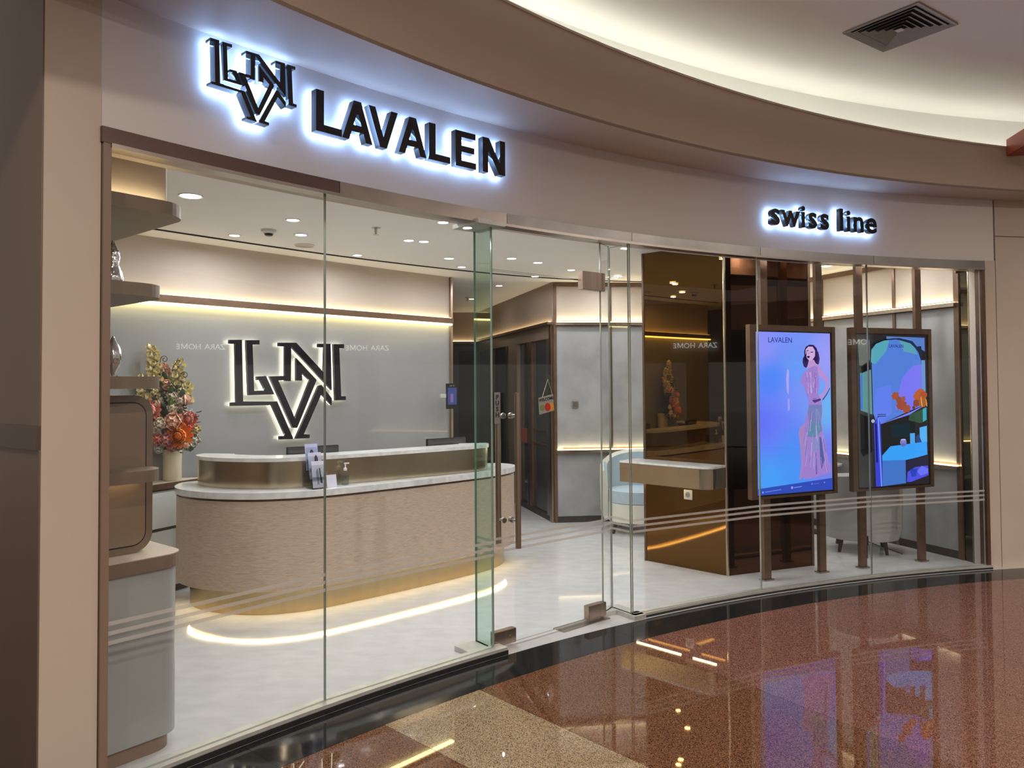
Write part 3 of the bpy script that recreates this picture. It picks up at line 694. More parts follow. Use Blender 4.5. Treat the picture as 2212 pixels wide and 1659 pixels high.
# face terminal on the wall end
ft = thing('access_terminal', 'black wall terminal with lit blue screen at the end of the reception wall', 'terminal', (-.645, 8.20, 1.34), rd(30))
box('housing', -.065, .065, -.012, .012, 0, .27, M['blackp'], ft, .004, )
box('screen', -.052, .052, -.0135, -.0125, .045, .225, emis('terminal_blue', (.10, .14, .42), .5), ft)
box('screen_mark', -.02, .012, -.0145, -.0138, .07, .16, emis('terminal_dim', (.25, .16, .40), .8), ft)
box('camera_bar', -.03, .03, -.0135, -.0125, .238, .250, M['silver'], ft)
box('wall_arm', -.13, -.066, -.004, .03, .12, .16, M['alu'], ft)

# --- credenza with vase
cr = thing('credenza', 'low grey cabinet with pale top along the reception wall', 'cabinet')
cf = [(-2.90, 5.42), (-2.72, 5.76), (-2.50, 6.26)]
fr = cf; bk = [(-2.70, 6.0), (-3.02, 5.63), (-3.22, 5.36)]
def poly(off): 
    P = [Vector(p) for p in fr]; n = Vector((cf[2][1]-cf[0][1], -(cf[2][0]-cf[0][0]))).normalized()*off
    return [tuple(p - n) for p in P] + [(-2.66, 6.215), (-3.09, 5.70), (-3.33, 5.40)]
prism('cabinet_body', poly(.02), .06, .80, M['whitecab'], cr)
prism('plinth', poly(.05), .0, .06, M['rubber'], cr)
prism('top_edge', poly(-.005), .812, .8585, M['bronze_d'], cr); prism('countertop', poly(-.003), .8586, .862, M['tablewood'], cr)
prism('shadow_gap', poly(.03), .80, .812, M['rubber'], cr)
def crpt(t): 
    P = [Vector(p) for p in cf]
    return P[0].lerp(P[1], t*2) if t < .5 else P[1].lerp(P[2], t*2 - 1)
for (t0, t1, z0, z1) in ((.02, .46, .08, .79), (.48, .98, .52, .79), (.48, .98, .08, .50)):
    p0, p1 = crpt(t0), crpt(t1); d = (p1 - p0).normalized(); n = Vector((d.y, -d.x))*-.0165
    prism('door', [tuple(p0 + n), tuple(p1 + n), tuple(p1 + n*.2), tuple(p0 + n*.2)], z0, z1, M['whitecab'], cr)
p0, p1 = crpt(.48), crpt(.98); d = (p1 - p0).normalized(); n = Vector((d.y, -d.x))*-.010
prism('finger_pull', [tuple(p0 + n), tuple(p1 + n), tuple(p1 + n*.2), tuple(p0 + n*.2)], .500, .522, M['rubber'], cr)
VX, VY, VZ = -2.675, 6.06, .863
vs = thing('flower_vase', 'cream tapered ceramic vase on the low cabinet under the flowers', 'vase', (VX, VY, VZ))
bm = bmesh.new(); add_lathe(bm, [(.066, 0), (.070, .01), (.068, .12), (.071, .24), (.078, .31), (.072, .31), (.064, .24), (.06, .02)], 28); link('vase_body', bm_mesh('v', bm), M['vase'], vs, smooth=True)

# --- bouquet
bq = thing('flower_bouquet', 'tall mixed bouquet of cream, peach and orange blooms in the cream vase', 'flowers', (VX, VY, VZ + .24))
def petal(L, W, cup, n=4, m_=3):
    v = []; f = []
    for i in range(n + 1):
        s = i/n; wd = W*sin(pi*min(.98, s*.85 + .10))**.7
        for j in range(m_ + 1):
            u = j/m_*2 - 1
            v.append((u*wd/2, s*L*cos(cup*s), s*L*sin(cup*s) + abs(u)**2*W*.18))
    for i in range(n):
        for j in range(m_): k = i*(m_+1) + j; f.append((k, k+1, k+m_+2, k+m_+1))
    return v, f
def bloom_mesh(name, r, layers):
    V = []; F = []
    for (cnt, L, W, cup, tilt, ph) in layers:
        for q in range(cnt):
            v, f = petal(L*r, W*r, cup)
            Mx = Matrix.Rotation(2*pi*q/cnt + ph, 3, 'Z') @ Matrix.Rotation(tilt, 3, 'X')
            b = len(V)
            V += [Mx @ Vector(p) for p in v]; F += [tuple(b + k for k in ff) for ff in f]
    me = bpy.data.meshes.new(name); me.from_pydata([tuple(p) for p in V], [], F); me.update(); [setattr(p, 'use_smooth', True) for p in me.polygons]; return me
ROSE = [(6, 1.0, 1.5, 1.0, -.1, 0), (6, .95, 1.4, 1.1, .3, .5), (5, .85, 1.2, 1.2, .7, .2), (4, .66, .85, 1.2, 1.0, .7), (3, .5, .45, .6, 1.4, .1)]
BALL = [(11, .92, .42, .8, -.7, .2), (12, .98, .42, .8, -.4, .1), (13, .95, .50, 1.1, -.1, 0), (13, .95, .50, .9, .2, .25), (12, .95, .48, .8, .5, .1), (11, .95, .46, .6, .8, .3), (9, .95, .42, .5, 1.05, .2), (7, .95, .38, .4, 1.3, 0), (4, .95, .3, .2, 1.5, .3)]
BUD = [(4, 1.0, 1.0, .5, .95, 0), (4, .95, .85, .4, 1.2, .7), (3, .9, .6, .2, 1.42, .2)]
blm = {}
def petalmat(n, c, c2): return mat(n, c, .6, col2=c2, vscale=40)
PM = dict(cream=petalmat('petal_cream', (.86, .78, .66), (.74, .63, .50)), ivory=petalmat('petal_ivory', (.86, .78, .50), (.74, .64, .36)), peach=petalmat('petal_peach', (.90, .62, .48), (.80, .48, .34)),
  orange=petalmat('petal_orange', (.90, .29, .045), (.72, .16, .02)), coral=petalmat('petal_coral', (.86, .36, .28), (.70, .22, .17)), pink=petalmat('petal_pink', (.78, .42, .40), (.62, .27, .25)),
  yellow=petalmat('petal_yellow', (.88, .48, .10), (.70, .30, .04)), white=petalmat('petal_white', (.80, .78, .72), (.62, .60, .54)))
def bpos(px, py, dep=0.0):
    """place in the bouquet: offsets measured from the vase axis"""
    x = (px - 375) * .00364; z = (950 - py) * .00364
    return Vector((x, dep + min(0, x)*.7, z))
def bloom(kind, layers, col, px, py, rad, dep=None, up=.0, lb=None):
    key = (kind, col)
    if key not in blm: me = bloom_mesh(kind, 1.0, layers); me.materials.append(PM[col]); blm[key] = me
    dep = -.10 if dep is None else dep
    o = bpy.data.objects.new(kind, blm[key]); COL.objects.link(o); o.parent = bq
    p = bpos(px, py, dep); o.location = p
    dr_ = Vector((p.x*.9, -1.0, (p.z - .12)*.7 + up)).normalized()
    o.rotation_euler = dr_.to_track_quat('Z', 'Y').to_euler(); o.scale = (rad*1.45,)*3
    if lb: o['label'] = lb
B = bloom
B('ball_bloom', BALL, 'orange', 409, 918, .072, -.13, lb='large ruffled orange bloom')
B('ball_bloom', BALL, 'orange', 409, 900, .050, -.10)
B('ball_bloom', BALL, 'coral', 354, 864, .058, -.12, lb='coral pink ball bloom'); B('ball_bloom', BALL, 'coral', 420, 885, .050, -.07)
B('rose', ROSE, 'peach', 397, 888, .058, -.12); B('rose', ROSE, 'cream', 373, 892, .040, -.15)
B('rose', ROSE, 'cream', 340, 922, .046, -.10); B('rose', ROSE, 'pink', 386, 925, .042, -.15, lb='pale pink open rose')
B('rose', ROSE, 'coral', 368, 924, .036, -.13); B('rose', ROSE, 'yellow', 349, 943, .036, -.12, lb='small yellow orange rose')
B('rose', ROSE, 'pink', 390, 940, .034, -.11); B('rose', ROSE, 'cream', 386, 838, .040, -.08); B('rose', ROSE, 'cream', 391, 860, .036, -.10)
B('bud', BUD, 'peach', 413, 852, .060, -.06, 1.5, lb='closed peach coloured bud'); B('bud', BUD, 'ivory', 342, 845, .060, -.04, 1.2); B('rose', ROSE, 'cream', 366, 838, .032, -.06)
B('rose', ROSE, 'orange', 362, 882, .030, -.10); B('rose', ROSE, 'white', 431, 928, .036, -.04); B('rose', ROSE, 'ivory', 432, 906, .030, -.03); B('rose', ROSE, 'cream', 400, 825, .03, -.05)
B('rose', ROSE, 'coral', 425, 900, .026, -.09); B('rose', ROSE, 'white', 375, 860, .02, -.08)
for (kind, col, px, py, rad) in (('rose', 'cream', 352, 902, .040), ('rose', 'peach', 343, 868, .034), ('rose', 'white', 398, 940, .034), ('rose', 'cream', 420, 938, .036), ('rose', 'pink', 402, 872, .034), ('rose', 'ivory', 355, 825, .034), ('rose', 'peach', 378, 812, .034), ('rose', 'cream', 405, 845, .034), ('rose', 'cream', 360, 850, .034), ('rose', 'peach', 376, 905, .036), ('rose', 'white', 365, 945, .030), ('rose', 'coral', 380, 880, .026), ('rose', 'cream', 334, 898, .030), ('rose', 'peach', 396, 908, .034)):
    B(kind, ROSE, col, px, py, rad, random.uniform(-.10, -.05))
# tall gladiolus spikes
for si, (bx0, by0, tx, ty, col) in enumerate(((352, 850, 345, 728, 'ivory'), (364, 840, 362, 768, 'peach'), (386, 850, 393, 758, 'ivory'), (384, 860, 385, 792, 'peach'), (336, 850, 330, 792, 'ivory'), (404, 850, 408, 806, 'ivory'))):
    p0 = bpos(bx0, by0, -.03); p1 = bpos(tx, ty, -.02 + .02*(si % 2))
    bm = bmesh.new(); add_tube(bm, bpos(375, 950, 0), p0, .004, n=6); add_tube(bm, p0, p1, .004, .002, n=6); link('stem', bm_mesh('s', bm), mat('stem_green', (.10, .16, .04), .6, var=.2), bq)
    L = (p1 - p0).length; cnt = max(6, int(L/.013))
    for q in range(cnt):
        t = q/cnt; p = p0.lerp(p1, t); ang = q*2.4
        key = ('floret', col)
        if key not in blm: me = bloom_mesh('floret', 1.0, [(5, 1, .8, .6, .5, 0), (3, .7, .5, .4, 1.0, .5)]); me.materials.append(PM[col]); blm[key] = me
        o = bpy.data.objects.new('floret', blm[key]); COL.objects.link(o); o.parent = bq
        o.location = p + Vector((cos(ang)*.014, sin(ang)*.014, 0)); dv = Vector((cos(ang), -abs(sin(ang)) - .3, .6)).normalized()
        o.rotation_euler = dv.to_track_quat('Z', 'Y').to_euler(); s = .068*(1 - .4*t); o.scale = (s, s, s)
# leaves
lv = [mat('leaf_dark', (.045, .085, .035), .5, var=.3, vscale=20), mat('leaf_mid', (.11, .19, .06), .5, var=.3, vscale=20), mat('leaf_brown', (.06, .025, .018), .5, var=.2)]
lme = []
for i in range(3):
    v, f = petal(1, .55 if i < 2 else .16, .3, 4, 2); me = bpy.data.meshes.new('leaf'); me.from_pydata(v, [], f); me.materials.append(lv[i]); lme.append(me)
for q in range(190):
    px = random.gauss(373, 26); py = random.uniform(800, 955)
    lim = 52 if py > 860 else 30
    if abs(px - 377) > lim: continue
    k = 0 if random.random() < .55 else 1
    o = bpy.data.objects.new('leaf', lme[k]); COL.objects.link(o); o.parent = bq; p = bpos(px, py, random.uniform(-.12, .02)); o.location = p
    dv = Vector((p.x*4 + random.uniform(-.4, .4), -.7, random.uniform(-.5, 1))).normalized(); o.rotation_euler = dv.to_track_quat('Y', 'Z').to_euler(); s = random.uniform(.045, .085); o.scale = (s, s, s)
for (px, py) in ((424, 945), (408, 950), (400, 955), (430, 880), (435, 870), (345, 880), (336, 895), (340, 878), (350, 900), (357, 910), (352, 955)):
    o = bpy.data.objects.new('leaf', lme[0]); COL.objects.link(o); o.parent = bq; o.location = bpos(px, py, -.08)
    dv = Vector(((px - 375)*.02, -.5, -.2)).normalized(); o.rotation_euler = dv.to_track_quat('Y', 'Z').to_euler(); o.scale = (.06,)*3
# curled fern tips and dark feathers
def curl(px, py, R0, base):
    bm = bmesh.new(); pts = [bpos(*base, -.06)]
    c = bpos(px, py, -.06)
    for i in range(26):
        t = i/25; a_ = pi + t*2.6*-pi*1.0; rr = R0*(1 - .75*t); pts.append(c + Vector((rr*cos(a_), 0, rr*sin(a_))))
    for i in range(len(pts) - 1): add_tube(bm, pts[i], pts[i+1], .003, .003, 6)
    link('fern_curl', bm_mesh('fc', bm), lv[2], bq)
curl(367, 756, .030, (352, 850)); curl(408, 790, .030, (399, 860))
for (x0, y0, x1, y1) in ((381, 780, 394, 753), (373, 800, 375, 780), (399, 830, 402, 796), (428, 893, 443, 890)):
    bm = bmesh.new(); add_tube(bm, bpos(x0, y0, -.06), bpos(x1, y1, -.06), .006, .002, 6); link('dark_feather', bm_mesh('df', bm), lv[2], bq)
bm = bmesh.new()
for q in range(60):
    p = bpos(random.gauss(415, 11), random.gauss(868, 5), random.uniform(-.13, -.08)); s = .0035
    add_tube(bm, p, p + Vector((0, -.004, .004)), s, s*.6, 5)
tag(link('tiny_white_blossoms', bm_mesh('tw', bm), PM['white'], bq), kind='stuff')

# --- display shelving left
du = thing('display_shelves', 'bronze shelving unit with rounded shelves behind the left pane', 'shelf')
def shelfpts(r0, r1, aL, aR, rad=.10, da=0.0):
    """ring block with one rounded corner at the near right"""
    kc = 180/pi/(R + r0)
    P = [pol(r1, aL), pol(r0, aL)]
    ac = aR + rad*kc
    for i in range(9):
        t = i/8*pi/2
        P.append(pol(r0 + rad - rad*cos(t), ac - rad*kc*sin(t)))
    P.append(pol(r1, aR)); return [tuple(p[:2]) for p in P]
prism('shelf', shelfpts(.10, 1.10, 142.0, 139.72, .14), 2.355, 2.412, M['shelfwood'], du)
prism('shelf', shelfpts(.085, .84, 142.0, 140.35, .12), 1.985, 2.040, M['shelfwood'], du)
prism('shelf', shelfpts(.085, .27, 142.0, 140.35, .12), 1.590, 1.642, M['shelfwood'], du)
prism('shelf', shelfpts(.085, .27, 142.0, 140.35, .12), 1.192, 1.242, M['shelfwood'], du)
prism('top_box', shelfpts(.22, 1.10, 142.0, 140.02, .02), 2.414, 2.779, M['plaster'], du)
arc('led_strip', .175, .20, 140.15, 142.0, 2.412, 2.420, M['ledw'], du)
arc('led_strip', .175, .19, 140.8, 141.98, 2.040, 2.044, M['ledw'], du)
arc('led_strip', .235, .25, 140.6, 141.98, 1.1885, 1.1918, M['ledw'], du)
arc('post', .30, .36, 141.86, 142.0, 1.642, 1.985, M['bronze_d'], du); arc('post', .30, .36, 141.86, 142.0, 2.04, 2.355, M['bronze_d'], du)
arc('post', .86, .90, 140.2, 142.0, .862, 2.355, M['brownlam'], du) if False else None
bc = thing('base_cabinet', 'grey curved floor cabinet with beige wooden top behind the left pane', 'cabinet')
prism('cabinet_body', shelfpts(.16, .62, 142.0, 139.76, .09), .07, .80, M['greycab'], bc)
prism('plinth', shelfpts(.18, .60, 142.0, 139.90, .09), 0, .07, M['brownlam'], bc)
prism('top_edge', shelfpts(.14, .64, 142.0, 139.70, .10), .80, .8565, M['shelfwood'], bc); prism('cabinet_top', shelfpts(.141, .64, 142.0, 139.705, .10), .8567, .86, M['tablewood'], bc)
dc = thing('display_case', 'tall brown case with rounded corners standing on the grey cabinet', 'case', pol(.28, 141.15, .861), rot_at(141.15))
def rrect(x0, x1, z0, z1, r, n=8):
    P = []
    for (cx_, cz_, s) in ((x1-r, z1-r, 0), (x0+r, z1-r, 1), (x0+r, z0+r, 2), (x1-r, z0+r, 3)):
        for i in range(n + 1): t = (s + i/n)*pi/2; P.append((cx_ + r*cos(t), cz_ + r*sin(t)))
    return P
xr = .165
bm = bmesh.new(); add_plate(bm, rrect(-xr, xr, 0, .70, .085), .006, .33); link('case_body', bm_mesh('cb', bm), M['shelfwood'], dc, smooth=True)
bm = bmesh.new(); add_plate(bm, rrect(-xr + .030, xr - .030, .030, .670, .062), .0035, .0058); link('groove', bm_mesh('cg', bm), M['groove'], dc, smooth=True)
bm = bmesh.new(); add_plate(bm, rrect(-xr + .0365, xr - .0365, .0365, .6635, .056), -.001, .0032); link('case_front', bm_mesh('cf', bm), M['brownlam'], dc, smooth=True)
# silver ornaments
s1 = thing('silver_ornament', 'glittering silver ornament on the second highest shelf', 'ornament', pol(.20, 141.46, 2.045), 0)
bm = bmesh.new(); add_lathe(bm, [(.042, 0), (.046, .012), (.036, .045), (.024, .075), (.030, .105), (.026, .135), (.010, .16), (.004, .18)], 20); link('body', bm_mesh('o', bm), M['silver'], s1, smooth=True)
s2 = thing('silver_ornament', 'smooth polished silver drop ornament on the shelf above the brown case', 'ornament', pol(.20, 141.44, 1.643), 0)
bm = bmesh.new(); add_lathe(bm, [(.006, .0), (.012, .018), (.028, .045), (.036, .080), (.030, .118), (.014, .150), (.004, .172)], 20); link('body', bm_mesh('o', bm), M['silvers'], s2, smooth=True)
bm = bmesh.new(); add_lathe(bm, [(.02, 0), (.02, .003)], 16); link('foot', bm_mesh('f', bm), M['silvers'], s2)

# --- armchairs
def armchair(name, lb, x, y, rz, rad, hb, ha, seatm, shellm, outm=None):
    t = thing(name, lb, 'armchair', (x, y, 0), rz, 'barrel armchairs in the shop')
    outm = outm or shellm
    bm = bmesh.new(); n = 36; A0 = rd(-20); A1 = rd(200); prof = []
    rows = []
    for i in range(n + 1):
        s = i/n; a = A0 + (A1 - A0)*s; back = sin(pi*s)**.6 if 0 < s < 1 else 0
        top = ha + (hb - ha)*back; ro = rad*(1 + .03*back); ri = rad*.80
        bot = .13
        c, q = cos(a), sin(a)
        row = [(ro*.90, bot), (ro*.98, bot + .10), (ro, top*.75), (ro*.985, top - .03), ((ro+ri)/2, top), (ri*1.02, top - .03), (ri, top*.7), (ri, .30), (ri, bot)]
        rows.append([bm.verts.new((r_*c, r_*q, z)) for r_, z in row])
    m_ = len(rows[0])
    for i in range(n):
        for k in range(m_): bm.faces.new((rows[i][k], rows[i][(k+1) % m_], rows[i+1][(k+1) % m_], rows[i+1][k]))
    bm.faces.new(rows[0]); bm.faces.new(rows[-1][::-1])
    bmesh.ops.recalc_face_normals(bm, faces=bm.faces[:])
    for f in bm.faces:
        c = f.calc_center_median(); f.material_index = 1 if (c.x**2 + c.y**2)**.5 < rad*.86 else 0
    me = bm_mesh('shell', bm); link('backrest', me, [outm, seatm], t, smooth=True)
    def dring(r, fr): return [(r*cos(a), max(r*sin(a), -fr)) for a in [2*pi*i/40 for i in range(40)]]
    prism('seat_base', dring(rad*.79, rad*.80), .13, .325, shellm, t, smooth=True)
    bm = bmesh.new(); add_prism(bm, dring(rad*.785, rad*.82), .33, .455); bmesh.ops.bevel(bm, geom=[e for e in bm.edges if e.is_boundary or abs(e.calc_face_angle(0)) > .8], offset=.02, segments=2, affect='EDGES')
    link('seat', bm_mesh('st', bm), seatm, t, smooth=True)
    for s in (45, 135, 225, 315):
        bm = bmesh.new(); add_tube(bm, (rad*.72*cos(rd(s)), rad*.72*sin(rd(s)), .129), (rad*.80*cos(rd(s)), rad*.80*sin(rd(s)), 0), .024, .013, 10); link('leg', bm_mesh('lg', bm), M['legw'], t)
    return t
armchair('armchair', 'pale blue barrel armchair standing beside the marble wall behind the ledge', 1.36, 8.37, rd(-18), .41, .86, .66, M['seat'], M['shell'])
armchair('armchair', 'cream armchair with dark legs behind the advertising screens', 3.33, 7.40, rd(160), .36, .76, .60, M['seat'], M['shell'], mat('shaded_leather', (.40, .40, .385), .5, var=.06, vscale=6))  # shade on the outer back is put into a greyer leather colour
st_ = thing('side_table', 'small round white pedestal table behind the armchair by the screens', 'table', (3.30, 8.22, 0))
bm = bmesh.new(); add_lathe(bm, [(.15, 0), (.15, .012), (.02, .02), (.018, .70), (.03, .705)], 24); link('pedestal', bm_mesh('p', bm), M['blackp'], st_, smooth=True)
bm = bmesh.new(); add_lathe(bm, [(.10, .706), (.20, .715), (.20, .735), (.19, .74)], 28); link('table_top', bm_mesh('p', bm), M['marbletop'], st_, smooth=True)

# --- screens on floor-to-ceiling poles
def emc(name):
    m = bpy.data.materials.new(name); m.use_nodes = True; nt = m.node_tree; nt.nodes.remove(nt.nodes['Principled BSDF'])
    e = nt.nodes.new('ShaderNodeEmission'); a = nt.nodes.new('ShaderNodeAttribute'); a.attribute_name = 'Col'; nt.links.new(a.outputs['Color'], e.inputs[0]); e.inputs[1].default_value = 1.0
    nt.links.new(e.outputs[0], nt.nodes['Material Output'].inputs[0]); return m
EM = emc('screen_picture')
def lin(c): return tuple(((x/255 + .055)/1.055)**2.4 if x > 10 else x/255/12.92 for x in c)
def picture(parent, W, H, bg, shapes, name='screen_picture', y=-.0030):
    """lit picture: bg(u,v)->colour on a grid, flat shapes on top; all one printed surface"""
    V = []; F = []; Cc = []
    nx, ny = 24, 44
    for j in range(ny + 1):
        for i in range(nx + 1): V.append((-W/2 + W*i/nx, 0, H*j/ny)); Cc.append(bg(i/nx, 1 - j/ny))
    for j in range(ny):
        for i in range(nx): k = j*(nx+1) + i; F.append((k, k+1, k+nx+2, k+nx+1))
    for li, (pts, col) in enumerate(shapes):
        b = len(V)
        for (u, v) in pts: V.append((-W/2 + W*u, -.0001*(li + 1), H*(1 - v))); Cc.append(col)
        for tri in tessellate_polygon([[Vector((u, v, 0)) for u, v in pts]]): F.append(tuple(b + q for q in tri))
    me = bpy.data.meshes.new(name); me.from_pydata(V, [], F); me.update()
    at = me.color_attributes.new('Col', 'FLOAT_COLOR', 'POINT')
    for i, c in enumerate(Cc): at.data[i].color = (*lin(c), 1)
    return link(name, me, EM, parent, (0, y, 0))
def blend(u, v, ctrl):
    s = [0, 0, 0]; wt = 0
    for (x, y, c) in ctrl:
        w_ = 1/(((u-x)**2 + (1.7*(v-y))**2)**1.6 + .002); wt += w_
        for k in range(3): s[k] += c[k]*w_
    return tuple(x/wt for x in s)
def norm1(pts, box_): x0, y0, x1, y1 = box_; return [((x-x0)/(x1-x0), (y-y0)/(y1-y0)) for x, y in pts]
def ell(cx_, cy_, rx, ry, n=24): return [(cx_ + rx*cos(2*pi*i/n), cy_ + ry*sin(2*pi*i/n)) for i in range(n)]
bg1 = lambda u, v: blend(u, v, [(.1, .1, (150, 150, 255)), (.5, .05, (125, 150, 255)), (.2, .3, (70, 135, 255)), (.55, .2, (100, 160, 255)), (.9, .15, (165, 160, 255)), (.5, .4, (130, 150, 255)), (.15, .55, (100, 110, 255)), (.3, .62, (110, 130, 255)), (.9, .5, (110, 185, 250)), (.45, .72, (70, 150, 255)), (.2, .9, (75, 165, 255)), (.75, .75, (120, 130, 250)), (.9, .8, (135, 125, 240)), (.5, .9, (70, 155, 255)), (.3, .45, (110, 135, 255)), (.95, .95, (120, 140, 240))])
b1 = (168, 136, 782, 1592)
S1s = [
 ([(560,300),(575,262),(605,244),(640,246),(665,275),(680,330),(686,400),(676,432),(650,420),(640,385),(600,385),(585,440),(575,460),(556,448),(545,410),(548,372),(560,350)], (48, 28, 92)),
 ([(598,385),(642,385),(655,415),(690,440),(700,470),(640,480),(580,470),(590,430)], (196, 150, 215)),
 ([(640,425),(690,440),(722,500),(768,560),(768,640),(735,700),(700,752),(650,778),(612,760),(602,745),(640,722),(690,712),(724,670),(748,600),(715,560),(672,520)], (188, 146, 222)),
 ([(572,290),(595,262),(632,262),(652,300),(650,350),(628,385),(604,395),(582,370),(570,330)], (214, 178, 228)),
 ([(578,300),(596,294),(598,300),(580,307)], (60, 40, 90)), ([(612,310),(636,308),(636,316),(614,318)], (60, 40, 90)), ([(582,350),(600,347),(608,356),(596,370),(584,364)], (60, 20, 80)),
 ([(600,300),(604,330),(596,338),(592,332)], (185, 140, 205)),
 ([(500,1060),(515,1000),(560,960),(580,1060),(560,1200),(545,1330),(530,1440),(515,1478),(498,1480),(520,1350),(515,1180)], (170, 135, 200)),
 ([(590,465),(640,440),(668,445),(676,520),(682,600),(670,690),(700,780),(706,860),(694,960),(708,1080),(724,1180),(742,1290),(775,1380),(768,1440),(690,1450),(640,1470),(540,1480),(520,1440),(540,1330),(552,1200),(560,1080),(548,1000),(566,900),(590,800),(588,740),(566,680),(545,620),(526,590),(535,540),(560,500)], (164, 130, 212)),
 ([(592,800),(700,800),(700,880),(690,960),(640,1000),(590,960),(580,880)], (120, 130, 190)),
 ([(590,970),(690,960),(700,1040),(640,1100),(575,1090)], (100, 140, 175)),
 ([(610,1110),(690,1100),(715,1200),(650,1230),(600,1210)], (142, 142, 205)),
 ([(675,1100),(690,1100),(720,1300),(690,1400),(680,1300)], (92, 92, 165)), ([(640,1240),(650,1240),(652,1440),(640,1440)], (115, 100, 185)), ([(600,500),(610,498),(618,690),(608,690)], (205, 165, 225)), ([(640,500),(650,500),(655,690),(645,690)], (140, 105, 190)),
 ([(618,760),(690,742),(695,758),(640,782)], (70, 50, 120)),
 ([(405,560),(415,470),(430,480),(425,700),(410,680)], (175, 170, 255)), ([(415,740),(430,740),(432,840),(415,850)], (160, 165, 255)),
 ([(168,1534),(782,1484),(782,1592),(168,1592)], (52, 78, 190)),
 (ell(206, 1567, 8, 10, 10), (120, 160, 240)), (ell(440, 1545, 9, 13, 10), (150, 170, 250)), (ell(606, 1525, 8, 10, 10), (110, 120, 220)), (ell(712, 1520, 7, 8, 10), (120, 130, 230)),
 ([(222,1562),(352,1550),(352,1557),(222,1570)], (100, 140, 230)), ([(455,1543),(520,1537),(520,1545),(455,1551)], (120, 140, 235)), ([(620,1524),(668,1519),(668,1526),(620,1532)], (90, 105, 215))]
_r = random.Random(3)
for q in range(46):
    y0_ = _r.uniform(820, 1300); t0 = (y0_ - 800)/650; xa = 560 + 30*math.sin(y0_*.01) - 20*t0; xb = 700 + 55*t0; x_ = _r.uniform(xa + 20, xb - 12); l_ = _r.uniform(60, 170); w_ = _r.uniform(2, 5); dx = (x_ - 640)*.25
    S1s.append(([(x_, y0_), (x_ + w_, y0_), (x_ + w_ + dx, min(1440, y0_ + l_)), (x_ + dx, min(1440, y0_ + l_))], _r.choice([(196, 170, 226), (120, 100, 180), (150, 160, 210), (176, 140, 214), (105, 125, 175)])))
for q in range(18):
    x_ = _r.uniform(560, 662); y0_ = _r.uniform(480, 690); S1s.append(([(x_, y0_), (x_ + 4, y0_), (x_ + 6, y0_ + 50), (x_ + 2, y0_ + 50)], _r.choice([(206, 172, 228), (146, 112, 196)])))
S1s += [([(700,752),(735,700),(768,640),(768,652),(742,706),(706,760)], (70, 52, 130)), ([(620,742),(650,736),(652,741),(622,748)], (120, 84, 160)), ([(615,752),(648,750),(650,755),(616,757)], (120, 84, 160)),
 ([(576,300),(560,350),(556,400),(566,440),(572,400),(570,350)], (30, 16, 60)), ([(655,300),(668,350),(666,410),(676,420),(682,370),(672,310)], (70, 44, 110))]
S1s = [(norm1(p, b1), c) for p, c in S1s]
bg2 = lambda u, v: (58, 58, 56) if u < .18 else (40, 38, 44)  # grey left strip is a reflection painted into the picture
b2 = (140, 150, 772, 1515)
def blob(cx_, cy_, r, seed, n=22):
    rr = random.Random(seed); return [(cx_ + r*(.75 + .4*rr.random())*cos(2*pi*i/n), cy_ + r*1.05*(.75 + .4*rr.random())*sin(2*pi*i/n)) for i in range(n)]
